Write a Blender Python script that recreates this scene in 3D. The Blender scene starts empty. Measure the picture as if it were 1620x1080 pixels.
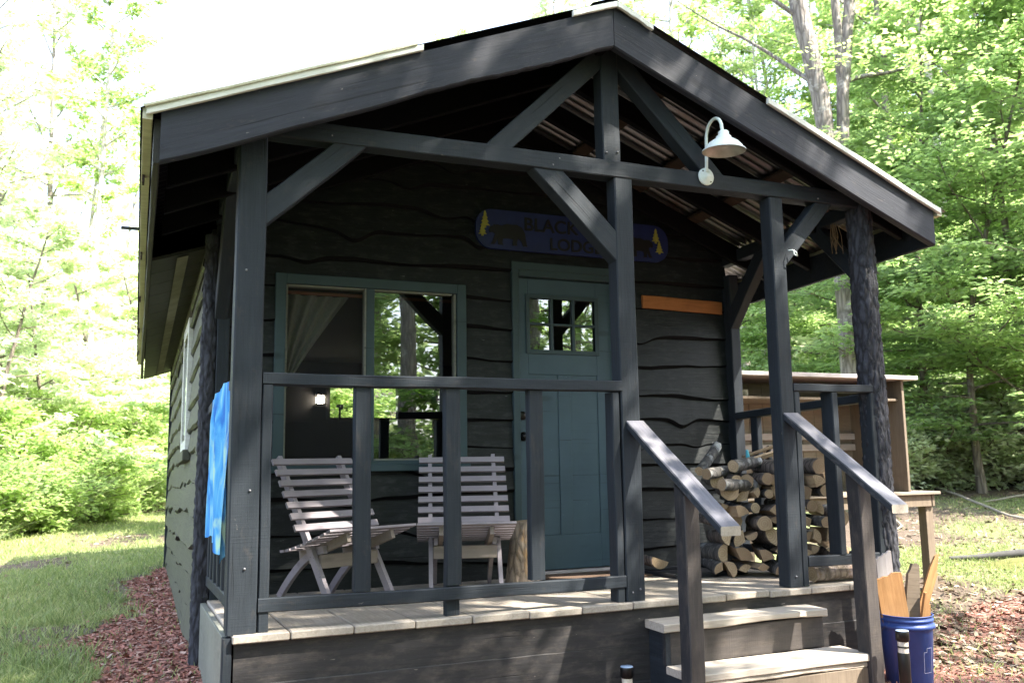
import bpy, math, random
import numpy as np
from mathutils import Vector, Matrix, noise as mnoise

random.seed(7)
SC = bpy.context.scene
COL = SC.collection
SH = -0.0337                      # the whole cabin sinks slightly towards its back


def S(x, y, z):
    return Vector((x, y, z + SH * max(0.0, y)))


# ------------------------------------------------------------------ nodes
class NB:
    def __init__(self, name):
        self.m = bpy.data.materials.new(name)
        self.m.use_nodes = True
        self.t = self.m.node_tree
        self.t.nodes.clear()
        self.out = self.t.nodes.new('ShaderNodeOutputMaterial')

    def n(self, typ, ins=None, **kw):
        nd = self.t.nodes.new(typ)
        for k, v in kw.items():
            setattr(nd, k, v)
        for k, v in (ins or {}).items():
            self.set(nd, k, v)
        return nd

    def set(self, nd, k, v):
        sock = nd.inputs[k]
        if hasattr(v, 'is_linked') or isinstance(v, bpy.types.NodeSocket):
            self.t.links.new(v, sock)
        else:
            if isinstance(v, (tuple, list)) and len(v) == 3 and sock.type == 'RGBA':
                v = (*v, 1)
            sock.default_value = v

    def coord(self, scale=(1, 1, 1), space='Object', rot=(0, 0, 0)):
        tc = self.n('ShaderNodeTexCoord')
        mp = self.n('ShaderNodeMapping', {'Scale': scale, 'Rotation': rot, 'Vector': tc.outputs[space]})
        return mp.outputs[0]

    def noise(self, vec, scale, detail=4, rough=.55, dist=0):
        return self.n('ShaderNodeTexNoise', {'Vector': vec, 'Scale': scale, 'Detail': detail, 'Roughness': rough,
                                             'Distortion': dist}).outputs['Fac']

    def ramp(self, fac, stops):
        r = self.n('ShaderNodeValToRGB', {'Fac': fac})
        el = r.color_ramp.elements
        while len(el) < len(stops):
            el.new(.5)
        for e, (p, c) in zip(el, stops):
            e.position = p
            e.color = (*c, 1) if len(c) == 3 else c
        return r.outputs[0]

    def step(self, fac, a, b):
        return self.n('ShaderNodeMapRange', {'Value': fac, 'From Min': a, 'From Max': b}, clamp=True).outputs[0]

    def mix(self, fac, a, b, mode='MIX'):
        m = self.n('ShaderNodeMix', data_type='RGBA', blend_type=mode)
        self.set(m, 0, fac)
        for i, v in ((6, a), (7, b)):
            if isinstance(v, (tuple, list)):
                m.inputs[i].default_value = (*v[:3], 1)
            else:
                self.t.links.new(v, m.inputs[i])
        return m.outputs[2]

    def math(self, op, a, b=0.0):
        m = self.n('ShaderNodeMath', operation=op)
        self.set(m, 0, a)
        self.set(m, 1, b)
        return m.outputs[0]

    def bump(self, h, strength=.4, dist=.01):
        return self.n('ShaderNodeBump', {'Height': h, 'Strength': strength, 'Distance': dist}).outputs[0]

    def bsdf(self, **ins):
        b = self.n('ShaderNodeBsdfPrincipled')
        for k, v in ins.items():
            self.set(b, k.replace('_', ' '), v)
        return b

    def done(self, shader):
        self.t.links.new(shader.outputs[0] if hasattr(shader, 'outputs') else shader, self.out.inputs['Surface'])
        return self.m


def paint_wood(name, base, worn, wear=(.56, .72), rough=.62, axis='X', saw=True, var=.35, bumpd=.004, spec=.3, face=None):
    b = NB(name)
    sc = {'X': (1.2, 20, 20), 'Y': (20, 1.2, 20), 'Z': (20, 20, 1.2)}[axis]
    g = b.noise(b.coord(sc), 2.6, 7, .65, .6)
    big = b.noise(b.coord((1, 1, 1)), 2.3, 6, .6)
    spots = b.noise(b.coord((3, 8, 8)), 3.1, 9, .72)
    lo = tuple(c * (1 - var) for c in base)
    hi = tuple(c * (1 + var) for c in base)
    c = b.ramp(g, [(.3, lo), (.7, hi)])
    c = b.mix(b.step(big, .35, .75), c, tuple(x * 1.35 for x in base), 'MIX')
    if face:        # faces turned one way get their own colour: (axis, sign, colour), in world directions
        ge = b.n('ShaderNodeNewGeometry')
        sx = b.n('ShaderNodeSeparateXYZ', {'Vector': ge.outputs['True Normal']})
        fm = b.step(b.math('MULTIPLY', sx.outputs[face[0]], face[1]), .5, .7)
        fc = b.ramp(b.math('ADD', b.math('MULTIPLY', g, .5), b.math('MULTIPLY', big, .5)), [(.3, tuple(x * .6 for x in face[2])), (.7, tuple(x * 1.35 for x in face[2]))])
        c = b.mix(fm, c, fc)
    w = b.math('MULTIPLY', b.step(spots, wear[0], wear[1]), .55)
    c = b.mix(w, c, worn)
    crk = b.noise(b.coord({'X': (.7, 34, 34), 'Y': (34, .7, 34), 'Z': (34, 34, .7)}[axis]), 1.7, 3, .5, .3)
    ck = b.step(crk, .66, .72)
    c = b.mix(b.math('MULTIPLY', ck, .7), c, tuple(x * .3 for x in base))
    kn = b.n('ShaderNodeTexVoronoi', {'Vector': b.coord({'X': (2.2, 6, 6), 'Y': (6, 2.2, 6), 'Z': (6, 6, 2.2)}[axis]), 'Scale': 1.0, 'Randomness': 1.0})
    kd = b.math('SUBTRACT', 1.0, b.step(kn.outputs['Distance'], .07, .17))
    c = b.mix(b.math('MULTIPLY', kd, .5), c, tuple(x * .35 for x in base))
    chip = b.step(b.noise(b.coord({'X': (2.2, 6, 6), 'Y': (6, 2.2, 6), 'Z': (6, 6, 2.2)}[axis]), 6.5, 6, .62), .70, .725)
    c = b.mix(b.math('MULTIPLY', chip, .75), c, tuple(min(.5, x * 2.2 + .03) for x in worn))
    h = b.math('SUBTRACT', g, b.math('ADD', b.math('MULTIPLY', ck, .5), b.math('MULTIPLY', kd, .3)))
    if saw:
        k = {'X': (70, 2.2, 2.2), 'Y': (2.2, 70, 2.2), 'Z': (2.2, 2.2, 70)}[axis]
        h = b.math('ADD', h, b.math('MULTIPLY', b.noise(b.coord(k), 2.0, 3, .6), .45))
    s = b.bsdf(Base_Color=c, Roughness=b.math('ADD', b.math('MULTIPLY', spots, .3), rough - .15),
               Normal=b.bump(h, .55, bumpd))
    s.inputs['Specular IOR Level'].default_value = spec
    return b.done(s)


def raw_wood(name, c1, c2, axis='X', rough=.8, stain=None):
    b = NB(name)
    sc = {'X': (1, 16, 16), 'Y': (16, 1, 16), 'Z': (16, 16, 1)}[axis]
    g = b.noise(b.coord(sc), 3, 8, .6, 1.2)
    c = b.ramp(g, [(.3, c1), (.68, c2)])
    blot = b.noise(b.coord((1, 1, 1)), 3.5, 6, .65)
    c = b.mix(b.math('MULTIPLY', b.step(blot, .5, .8), .6), c, stain or tuple(x * .55 for x in c1))
    return b.done(b.bsdf(Base_Color=c, Roughness=rough, Normal=b.bump(g, .4, .004)))


M = {}
M['black'] = paint_wood('black_paint', (.0165, .021, .0265), (.05, .045, .042), spec=.22)
M['black_y'] = paint_wood('black_paint_y', (.0165, .021, .0265), (.05, .045, .042), axis='Y', spec=.22)
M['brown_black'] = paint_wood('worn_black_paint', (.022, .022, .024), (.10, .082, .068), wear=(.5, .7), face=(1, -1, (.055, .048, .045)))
M['fascia'] = paint_wood('fascia_paint', (.0185, .021, .029), (.10, .085, .075), wear=(.58, .75), saw=False)
M['siding'] = paint_wood('siding_paint', (.011, .0135, .0145), (.055, .06, .06), wear=(.50, .72), saw=False, bumpd=.006, spec=.22, rough=.5)
M['siding_left'] = paint_wood('weathered_siding', (.06, .063, .046), (.13, .125, .09), wear=(.46, .66), axis='Y', saw=False, bumpd=.006)
M['skirt'] = paint_wood('skirt_paint', (.025, .024, .025), (.09, .076, .066), wear=(.48, .68), saw=False)
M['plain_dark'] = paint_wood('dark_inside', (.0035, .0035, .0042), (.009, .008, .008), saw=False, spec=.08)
M['soffit'] = paint_wood('soffit_board', (.022, .021, .017), (.06, .055, .04), saw=False)
M['panel'] = paint_wood('grey_green_panel', (.16, .165, .14), (.26, .25, .2), saw=False)
M['teal'] = paint_wood('teal_paint', (.032, .054, .063), (.044, .068, .078), saw=False, var=.08, rough=.45, bumpd=.0008)
M['door_teal'] = paint_wood('door_teal', (.046, .078, .100), (.056, .09, .112), saw=False, var=.06, rough=.42, bumpd=.0006)
M['deck'] = raw_wood('deck_wood', (.255, .22, .18), (.38, .335, .28), axis='Y', stain=(.22, .2, .17))
M['tread'] = raw_wood('tread_wood', (.31, .27, .225), (.46, .41, .345), stain=(.28, .24, .19))
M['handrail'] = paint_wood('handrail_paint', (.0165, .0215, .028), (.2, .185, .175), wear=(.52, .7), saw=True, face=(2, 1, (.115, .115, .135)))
M['chair'] = paint_wood('lavender_grey_paint', (.24, .215, .235), (.25, .2, .155), wear=(.6, .8), saw=False, var=.1, bumpd=.001)
M['chair_tan'] = paint_wood('tan_grey_paint', (.22, .185, .16), (.24, .18, .12), wear=(.55, .8), saw=False, var=.12, bumpd=.001)
M['cedar'] = raw_wood('cedar_board', (.25, .085, .022), (.38, .145, .042))
M['tan'] = raw_wood('tan_plywood', (.20, .165, .13), (.27, .225, .18))
M['tan_dark'] = raw_wood('tan_frame', (.13, .10, .072), (.185, .145, .105), axis='Z')
M['pine'] = raw_wood('pine_scrap', (.30, .145, .05), (.42, .225, .09), axis='X')
M['plyedge'] = raw_wood('ply_pale', (.38, .34, .33), (.46, .42, .42))
M['purlin'] = raw_wood('rusty_purlin', (.010, .006, .004), (.045, .02, .010), axis='Y')
M['trim_white'] = raw_wood('aged_white_trim', (.55, .56, .50), (.72, .73, .68), rough=.5, stain=(.36, .33, .25))
M['trim_cream'] = raw_wood('aged_cream_trim', (.42, .41, .28), (.58, .57, .42), rough=.5, axis='Y', stain=(.2, .16, .1))


def simple(name, col, rough=.5, metal=0.0, var=.12, scale=18, bump=0.0, **kw):
    b = NB(name)
    nz = b.noise(b.coord(), scale, 5, .6)
    c = b.ramp(nz, [(.3, tuple(x * (1 - var) for x in col)), (.7, tuple(min(1, x * (1 + var)) for x in col))])
    s = b.bsdf(Base_Color=c, Roughness=rough, Metallic=metal)
    if bump:
        b.set(s, 'Normal', b.bump(nz, .5, bump))
    for k, v in kw.items():
        b.set(s, k.replace('_', ' '), v)
    return b.done(s)


M['lamp_white'] = simple('mint_white_enamel', (.66, .74, .70), .32, 0, .06)
M['lamp_inside'] = simple('enamel_inside', (.46, .46, .43), .35, .2, .15)
M['metal'] = simple('bright_metal', (.6, .6, .6), .3, 1)
M['screw_grey'] = simple('dull_screw', (.16, .16, .17), .5, .3)
M['dark_metal'] = simple('dark_metal', (.03, .03, .03), .35, .8)
M['knob'] = simple('black_bronze', (.02, .018, .016), .3, .7)
M['rubber'] = simple('black_rubber', (.014, .015, .018), .6, 0, .3, 60, .002)
M['coir'] = simple('brown_coir', (.09, .055, .035), .95, 0, .4, 120, .004)
b = NB('blue_plastic')
n1 = b.noise(b.coord((1, 1, .35)), 22, 8, .75)
n2_ = b.noise(b.coord((1, 1, 1)), 5, 5, .6)
c = b.mix(b.math('MULTIPLY', b.step(n1, .58, .72), .45), b.ramp(n2_, [(.3, (.014, .040, .17)), (.7, (.022, .058, .235))]), (.20, .19, .22))
M['bucket'] = b.done(b.bsdf(Base_Color=c, Roughness=b.math('ADD', .3, b.math('MULTIPLY', n1, .3))))
M['white_ink'] = simple('faded_white_ink', (.22, .23, .36), .6)
M['navy'] = simple('navy_paint', (.010, .020, .095), .5, 0, .15, 14)
M['sign_black'] = simple('sign_black', (.003, .003, .004), .5)
M['sign_yellow'] = simple('sign_yellow', (.30, .29, .05), .55)
M['sign_cream'] = simple('sign_edge_cream', (.3, .3, .3), .55)
M['solar_top'] = simple('solar_panel', (.30, .40, .55), .12)
M['clear'] = simple('clear_plastic', (.55, .5, .42), .15, 0, .3, 30)
M['bottle'] = simple('pale_blue_bottle', (.28, .55, .66), .25)
M['turquoise'] = simple('turquoise_plastic', (.06, .42, .55), .3)
M['curtain'] = simple('sage_curtain', (.26, .28, .23), .9, 0, .1, 40)
M['room'] = simple('room_wall', (.05, .048, .05), .85, 0, .1, 4)
M['rod'] = simple('reddish_rod', (.30, .12, .06), .5)
M['stick'] = simple('pale_twig', (.30, .26, .22), .8, 0, .2, 20)
M['dead_wood'] = simple('grey_dead_wood', (.07, .068, .066), .85, 0, .3, 12, .01)
M['moss'] = simple('moss', (.12, .12, .03), .95, 0, .4, 40, .02)
M['straw'] = simple('dry_straw', (.16, .10, .05), .9)

b = NB('corrugated_metal')
nz = b.noise(b.coord((1, 1, 1)), 5, 6, .65)
c = b.ramp(nz, [(.4, (.20, .20, .20)), (.62, (.17, .15, .14)), (.78, (.11, .06, .035))])
M['corrugated'] = b.done(b.bsdf(Base_Color=c, Roughness=.32, Metallic=.9))
b = NB('vent_metal')
M['vent'] = b.done(b.bsdf(Base_Color=b.ramp(b.noise(b.coord(), 8, 4), [(.3, (.22, .21, .16)), (.7, (.32, .31, .24))]), Roughness=.6))

# glass: a clear sheet with mirror reflection by angle
b = NB('window_glass')
fr = b.n('ShaderNodeFresnel', {'IOR': 1.75})
gl = b.n('ShaderNodeBsdfGlossy', {'Roughness': 0.0, 'Color': (.95, 1, .97, 1), 'Normal': b.bump(b.noise(b.coord(), 2.2, 2, .4), .05, .02)})
tr = b.n('ShaderNodeBsdfTransparent', {'Color': (.62, .66, .64, 1)})
mx = b.n('ShaderNodeMixShader', {0: b.math('MULTIPLY', fr.outputs[0], 3.6), 1: tr.outputs[0], 2: gl.outputs[0]})
M['glass'] = b.done(mx)
b = NB('insect_screen')
tr = b.n('ShaderNodeBsdfTransparent', {'Color': (.85, .85, .85, 1)})
df = b.n('ShaderNodeBsdfDiffuse', {'Color': (.05, .05, .052, 1)})
M['screen'] = b.done(b.n('ShaderNodeMixShader', {0: .35, 1: tr.outputs[0], 2: df.outputs[0]}))
b = NB('lantern_glow')
M['glow'] = b.done(b.n('ShaderNodeEmission', {'Color': (1, .88, .68, 1), 'Strength': 7.0}))


def bark_mat(name, c1, c2, sc=(9, 9, 1.6), lichen=None, moss=None, bd=.02):
    b = NB(name)
    v = b.coord(sc)
    n1 = b.noise(v, 2.2, 8, .65, .8)
    vo = b.n('ShaderNodeTexVoronoi', {'Vector': v, 'Scale': 1.6, 'Randomness': 1.0}, feature='DISTANCE_TO_EDGE')
    h = b.math('ADD', b.math('MULTIPLY', b.step(vo.outputs['Distance'], 0, .3), .6), b.math('MULTIPLY', n1, .8))
    c = b.ramp(h, [(.3, c1), (.95, c2)])
    if lichen:
        li = b.noise(b.coord((1, 1, 1)), 5, 8, .7)
        c = b.mix(b.math('MULTIPLY', b.step(li, .56, .66), .7), c, lichen)
    if moss:
        li = b.noise(b.coord((1, 1, .6), rot=(.4, .8, 0)), 4, 6, .7)
        c = b.mix(b.math('MULTIPLY', b.step(li, .56, .7), .75), c, moss)
    return b.done(b.bsdf(Base_Color=c, Roughness=.9, Normal=b.bump(h, .8, bd)))


M['black_bark'] = bark_mat('black_bark', (.006, .006, .008), (.042, .044, .056), sc=(17, 17, 5), bd=.012)
M['bark'] = bark_mat('grey_brown_bark', (.07, .055, .045), (.24, .2, .17), lichen=(.36, .36, .33))
M['bark_grey'] = bark_mat('hazy_grey_bark', (.11, .095, .085), (.31, .275, .25), lichen=(.5, .48, .45))  # paler copy of the bark, background haze put into its colour
M['bark_pale'] = bark_mat('pale_bark', (.30, .27, .24), (.60, .56, .52), lichen=(.7, .68, .64))
M['bark_log'] = bark_mat('firewood_bark', (.035, .03, .028), (.16, .13, .11), sc=(14, 14, 3), lichen=(.36, .37, .36), bd=.008)
M['bark_lichen'] = bark_mat('lichen_bark', (.03, .03, .03), (.13, .12, .11), sc=(14, 14, 4), lichen=(.46, .48, .48), bd=.008)
M['bark_stump'] = bark_mat('stump_bark', (.10, .08, .062), (.27, .22, .175), sc=(16, 16, 5), lichen=(.5, .42, .42), moss=(.30, .15, .03), bd=.008)
b = NB('cut_wood')
rg = b.n('ShaderNodeTexWave', {'Vector': b.coord((1, 1, 1)), 'Scale': 22.0, 'Distortion': 3.0, 'Detail': 3.0}, wave_type='RINGS', rings_direction='X')
oi = b.n('ShaderNodeObjectInfo')
cc = b.ramp(oi.outputs['Random'], [(0, (.47, .37, .24)), (.5, (.37, .28, .18)), (1, (.24, .175, .115))])
cc = b.mix(b.math('MULTIPLY', rg.outputs['Fac'], .5), cc, (.25, .155, .08))
cc = b.mix(b.math('MULTIPLY', b.step(b.noise(b.coord(), 16, 6), .5, .75), .5), cc, (.2, .12, .07))
M['cut'] = b.done(b.bsdf(Base_Color=cc, Roughness=.85))

b = NB('towel_dye')
v = b.coord((1, 1, .55))
n1 = b.noise(v, 5.5, 3, .5, 1.5)
n2 = b.noise(v, 9.0, 3, .5, .6)
c = b.ramp(n1, [(.36, (.02, .14, .46)), (.46, (.04, .25, .58)), (.57, (.09, .36, .64)), (.68, (.24, .52, .66))])
c = b.mix(b.step(n2, .52, .63), c, (.38, .60, .47))
M['towel'] = b.done(b.bsdf(Base_Color=c, Roughness=.95, Normal=b.bump(b.noise(b.coord(), 160, 2), .5, .004)))


def leaf_mat(name, stops, trans, tcol, rough=.45, k=.85):
    stops = [(p, tuple(x * k for x in c)) for p, c in stops]
    b = NB(name)
    at = b.n('ShaderNodeAttribute', attribute_name='tint')
    oi = b.n('ShaderNodeObjectInfo')
    f = b.math('ADD', at.outputs['Fac'], b.math('MULTIPLY', b.math('SUBTRACT', oi.outputs['Random'], .5), .25))
    c = b.ramp(f, stops)
    d = b.bsdf(Base_Color=c, Roughness=rough)
    d.inputs['Specular IOR Level'].default_value = .35
    tc = b.mix(1.0, c, tcol, 'MULTIPLY')
    t = b.n('ShaderNodeBsdfTranslucent', {'Color': tc})
    return b.done(b.n('ShaderNodeMixShader', {0: trans, 1: d.outputs[0], 2: t.outputs[0]}))


M['leaf_left'] = leaf_mat('bright_leaves', [(.1, (.20, .27, .12)), (.5, (.30, .40, .17)), (.9, (.45, .53, .27))], .55, (2.0, 2.0, 1.6), k=1.0)  # stops lightened and greyed, so the leaf colour carries the haze
M['leaf_pale'] = leaf_mat('hazy_leaves', [(.1, (.42, .49, .32)), (.5, (.53, .59, .40)), (.9, (.64, .68, .52))], .55, (1.6, 1.6, 1.55), k=1.0)  # haze and glare of the background are painted into this pale leaf colour
M['leaf_shrub'] = leaf_mat('shrub_leaves', [(.1, (.13, .20, .10)), (.5, (.22, .31, .145)), (.9, (.36, .44, .24))], .5, (2.0, 2.0, 1.7), k=.78)
M['leaf_right'] = leaf_mat('beech_leaves', [(.1, (.15, .215, .105)), (.5, (.235, .32, .15)), (.9, (.35, .44, .23))], .58, (2.0, 2.05, 1.6), k=1.0)  # greens shifted towards pale to paint in the haze of the right woods
M['leaf_dark'] = leaf_mat('shade_leaves', [(.1, (.035, .09, .025)), (.5, (.08, .17, .04)), (.9, (.15, .25, .06))], .45, (2.2, 2.2, 1.4))
M['grass'] = leaf_mat('grass_blades', [(.1, (.12, .165, .06)), (.5, (.22, .27, .105)), (.9, (.37, .37, .18))], .35, (1.5, 1.5, 1.3), k=1.3)
M['weeds'] = leaf_mat('weed_blades', [(.1, (.2, .28, .14)), (.5, (.34, .42, .23)), (.9, (.55, .52, .34))], .4, (1.6, 1.6, 1.5))
b = NB('mulch_chips')
at = b.n('ShaderNodeAttribute', attribute_name='tint')
M['mulch'] = b.done(b.bsdf(Base_Color=b.ramp(at.outputs['Fac'], [(.0, (.19, .078, .055)), (.4, (.34, .135, .098)), (.75, (.44, .215, .165)), (.97, (.46, .34, .28))]), Roughness=.9))
b = NB('litter_chips')
at = b.n('ShaderNodeAttribute', attribute_name='tint')
M['litter'] = b.done(b.bsdf(Base_Color=b.ramp(at.outputs['Fac'], [(.0, (.06, .04, .025)), (.5, (.2, .14, .09)), (.95, (.40, .33, .26))]), Roughness=.9))

b = NB('ground_soil')
at = b.n('ShaderNodeAttribute', attribute_name='mask')
sp = b.n('ShaderNodeSeparateColor', {'Color': at.outputs['Color']})
v = b.coord()
nf = b.noise(v, 9, 8, .7)
nm = b.noise(v, 1.3, 6, .6)
ns = b.noise(v, 45, 4, .7)
dirt = b.ramp(b.math('ADD', b.math('MULTIPLY', nf, .6), b.math('MULTIPLY', ns, .4)), [(.3, (.06, .045, .032)), (.55, (.13, .095, .07)), (.75, (.21, .165, .13))])
grass = b.ramp(b.math('ADD', b.math('MULTIPLY', nf, .5), b.math('MULTIPLY', nm, .5)), [(.3, (.12, .155, .06)), (.55, (.20, .225, .09)), (.75, (.30, .27, .14))])
mul = b.ramp(b.math('ADD', b.math('MULTIPLY', nf, .5), b.math('MULTIPLY', ns, .5)), [(.3, (.12, .058, .045)), (.5, (.22, .105, .08)), (.75, (.32, .175, .14))])
c = b.mix(b.step(b.math('ADD', sp.outputs[1], b.math('MULTIPLY', b.math('SUBTRACT', nf, .5), .9)), .4, .6), dirt, grass)
c = b.mix(b.step(b.math('ADD', sp.outputs[0], b.math('MULTIPLY', b.math('SUBTRACT', nf, .5), .9)), .4, .6), c, mul)
M['ground'] = b.done(b.bsdf(Base_Color=c, Roughness=.95, Normal=b.bump(b.math('ADD', nf, ns), .7, .03)))


# ------------------------------------------------------------------ objects
def tag(o, label=None, cat=None, group=None, kind=None):
    if label:
        o['label'] = label
    if cat:
        o['category'] = cat
    if group:
        o['group'] = group
    if kind:
        o['kind'] = kind
    return o


def empty(name, loc, label, cat, group=None, rz=0):
    o = bpy.data.objects.new(name, None)
    o.empty_display_size = .1
    COL.objects.link(o)
    o.location = loc
    o.rotation_euler = (0, 0, rz)
    return tag(o, label, cat, group)


def wmat(o):
    return Matrix.LocRotScale(o.location, o.rotation_euler, o.scale)


def wm_chain(o):
    m = Matrix.Identity(4)
    while o:
        m = o.matrix_parent_inverse @ wmat(o) @ m if False else wmat(o) @ m
        o = o.parent
    return m


def link(name, me, mats, parent=None, frame=None):
    """frame: world Matrix of the object"""
    for m in (mats if isinstance(mats, (list, tuple)) else [mats]):
        me.materials.append(M[m] if isinstance(m, str) else m)
    o = bpy.data.objects.new(name, me)
    COL.objects.link(o)
    fr = frame or Matrix.Identity(4)
    if parent:
        o.parent = parent
        fr = wm_chain(parent).inverted() @ fr
    l, r, s = fr.decompose()
    o.location, o.rotation_euler = l, r.to_euler()
    return o


class MB:
    def __init__(self):
        self.v, self.f, self.mi, self.sm = [], [], [], []

    def add(self, vs, fs, mi=0, smooth=False):
        o = len(self.v)
        self.v += [tuple(p) for p in vs]
        for f in fs:
            self.f.append(tuple(i + o for i in f))
            self.mi.append(mi)
            self.sm.append(smooth)
        return self

    def box(self, a, c, mi=0, ch=.003):
        """axis box with chamfered edges"""
        a, c = Vector(a), Vector(c)
        lo = Vector([min(x, y) for x, y in zip(a, c)])
        hi = Vector([max(x, y) for x, y in zip(a, c)])
        ch = min(ch, *(d * .3 for d in (hi - lo)))
        vs, idx = [], {}
        for i in range(8):
            s = [(i >> k) & 1 for k in range(3)]
            for ax in range(3):
                p = []
                for k in range(3):
                    e = hi[k] if s[k] else lo[k]
                    if k != ax:
                        e += -ch if s[k] else ch
                    p.append(e)
                idx[(i, ax)] = len(vs)
                vs.append(p)
        fs = []
        for ax in range(3):
            k1, k2 = [(1, 2), (2, 0), (0, 1)][ax]
            for sgn in (0, 1):
                q = []
                for (u, w) in ((0, 0), (1, 0), (1, 1), (0, 1)):
                    i = (sgn << ax) | (u << k1) | (w << k2)
                    q.append(idx[(i, ax)])
                fs.append(q if sgn else q[::-1])
        for ax in range(3):       # edge strips along ax
            k1, k2 = [(1, 2), (2, 0), (0, 1)][ax]
            for u in (0, 1):
                for w in (0, 1):
                    i0 = (u << k1) | (w << k2)
                    i1 = i0 | (1 << ax)
                    q = [idx[(i0, k1)], idx[(i1, k1)], idx[(i1, k2)], idx[(i0, k2)]]
                    fs.append(q if u != w else q[::-1])
        for i in range(8):
            q = [idx[(i, 0)], idx[(i, 1)], idx[(i, 2)]]
            fs.append(q if bin(i).count('1') % 2 else q[::-1])
        return self.add(vs, fs, mi)

    def tube(self, pts, rad, n=8, mi=0, cap=True, smooth=True, prof=None, cap_mi=None):
        pts = [Vector(p) for p in pts]
        if not isinstance(rad, (list, tuple, np.ndarray)):
            rad = [rad] * len(pts)
        vs = []
        ref = None
        for i, p in enumerate(pts):
            d = (pts[min(i + 1, len(pts) - 1)] - pts[max(i - 1, 0)]).normalized()
            if ref is None:
                ref = d.orthogonal().normalized()
            ref = (ref - d * ref.dot(d)).normalized()
            bi = d.cross(ref)
            for k in range(n):
                a = 2 * math.pi * k / n
                r = rad[i] * (prof[k] if prof else 1)
                vs.append(p + (ref * math.cos(a) + bi * math.sin(a)) * r)
        fs = []
        for i in range(len(pts) - 1):
            for k in range(n):
                a, c = i * n + k, i * n + (k + 1) % n
                fs.append((a, c, c + n, a + n))
        self.add(vs, fs, mi, smooth)
        if cap:
            cm = mi if cap_mi is None else cap_mi
            self.add(vs[:n], [tuple(range(n))[::-1]], cm)
            self.add(vs[-n:], [tuple(range(n))], cm)
        return self

    def lathe(self, prof, n=32, c=(0, 0, 0), mi=0, smooth=True):
        vs, fs = [], []
        for r, z in prof:
            for k in range(n):
                a = 2 * math.pi * k / n
                vs.append((c[0] + r * math.cos(a), c[1] + r * math.sin(a), c[2] + z))
        for i in range(len(prof) - 1):
            for k in range(n):
                a, d = i * n + k, i * n + (k + 1) % n
                fs.append((a, d, d + n, a + n))
        return self.add(vs, fs, mi, smooth)

    def prism(self, poly, d0, d1, frame=None, mi=0):
        """poly in local XZ, extruded along local Y from d0 to d1"""
        n = len(poly)
        vs = [(x, d0, z) for x, z in poly] + [(x, d1, z) for x, z in poly]
        if frame:
            vs = [frame @ Vector(p) for p in vs]
        fs = [tuple(range(n)), tuple(range(2 * n - 1, n - 1, -1))]
        fs += [(i, i + n, (i + 1) % n + n, (i + 1) % n) for i in range(n)]
        return self.add(vs, fs, mi)

    def mesh(self, name):
        me = bpy.data.meshes.new(name)
        me.from_pydata(self.v, [], self.f)
        me.polygons.foreach_set('material_index', self.mi)
        me.polygons.foreach_set('use_smooth', self.sm)
        me.update()
        return me

    def build(self, name, mats, parent=None, loc=None, shear=False):
        """vertices are in world space; loc = world origin of the object"""
        if shear:
            self.v = [tuple(S(*p)) for p in self.v]
        loc = Vector(loc) if loc is not None else (wm_chain(parent).translation if parent else Vector((0, 0, 0)))
        if parent is not None and abs(parent.rotation_euler.z) > 1e-6:
            raise ValueError('use local()')
        self.v = [tuple(Vector(p) - loc) for p in self.v]
        return link(name, self.mesh(name), mats, parent, Matrix.Translation(loc))

    def local(self, name, mats, parent=None, frame=None):
        """vertices already in the parent's local space"""
        for m in ():
            pass
        me = self.mesh(name)
        for m in (mats if isinstance(mats, (list, tuple)) else [mats]):
            me.materials.append(M[m])
        o = bpy.data.objects.new(name, me)
        COL.objects.link(o)
        o.parent = parent
        return o


def member(name, p0, p1, w, h, mat, parent, side=(0, 1, 0), ch=.005, jit=.0016, cut0=None, cut1=None, taper=None, seg=None, end=None):
    """a sawn timber from p0 to p1 (centre line); w along side, h across"""
    p0, p1 = Vector(p0), Vector(p1)
    ax = (p1 - p0)
    L = ax.length
    ax.normalize()
    sd = Vector(side)
    sd = (sd - ax * sd.dot(ax)).normalized()
    up = ax.cross(sd)
    fr = Matrix((ax, sd, up)).transposed().to_4x4()
    fr.translation = p0
    inv = fr.to_3x3().transposed()
    ch = min(ch, w * .3, h * .3)
    a, c = w / 2, h / 2
    sec = [(a, -c + ch), (a, c - ch), (a - ch, c), (-a + ch, c), (-a, c - ch), (-a, -c + ch), (-a + ch, -c), (a - ch, -c)]
    n = seg or max(2, int(L / .12))
    rnd = random.Random(hash((round(p0.x, 3), round(p0.y, 3), round(p0.z, 3))) & 0xffff)
    vs = []
    ph = [rnd.uniform(0, 6) for _ in range(4)]
    for i in range(n + 1):
        t = i / n
        oy = (math.sin(ph[0] + t * 5) + .5 * math.sin(ph[1] + t * 11)) * jit
        oz = (math.sin(ph[2] + t * 4) + .5 * math.sin(ph[3] + t * 13)) * jit
        k = 1 if taper is None else 1 + (taper - 1) * t
        for (y, z) in sec:
            p = Vector((t * L, y * k + oy + rnd.uniform(-1, 1) * jit * .4, z * k + oz + rnd.uniform(-1, 1) * jit * .4))
            for cutn, p_end, idx in ((cut0, 0, 0), (cut1, L, n)):
                if cutn is not None and i == idx:
                    nn = inv @ Vector(cutn)
                    if abs(nn.x) > 1e-3:
                        p.x = p_end - (nn.y * p.y + nn.z * p.z) / nn.x
            vs.append(p)
    m = MB()
    fs = []
    for i in range(n):
        for k in range(8):
            q, r = i * 8 + k, i * 8 + (k + 1) % 8
            fs.append((q, r, r + 8, q + 8))
    m.add(vs, fs)
    m.f += [tuple(range(8))[::-1], tuple(range(n * 8, n * 8 + 8))]
    m.mi += [0, 1 if end else 0]
    m.sm += [False, False]
    return link(name, m.mesh(name), [mat, end] if end else mat, parent, fr)


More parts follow.
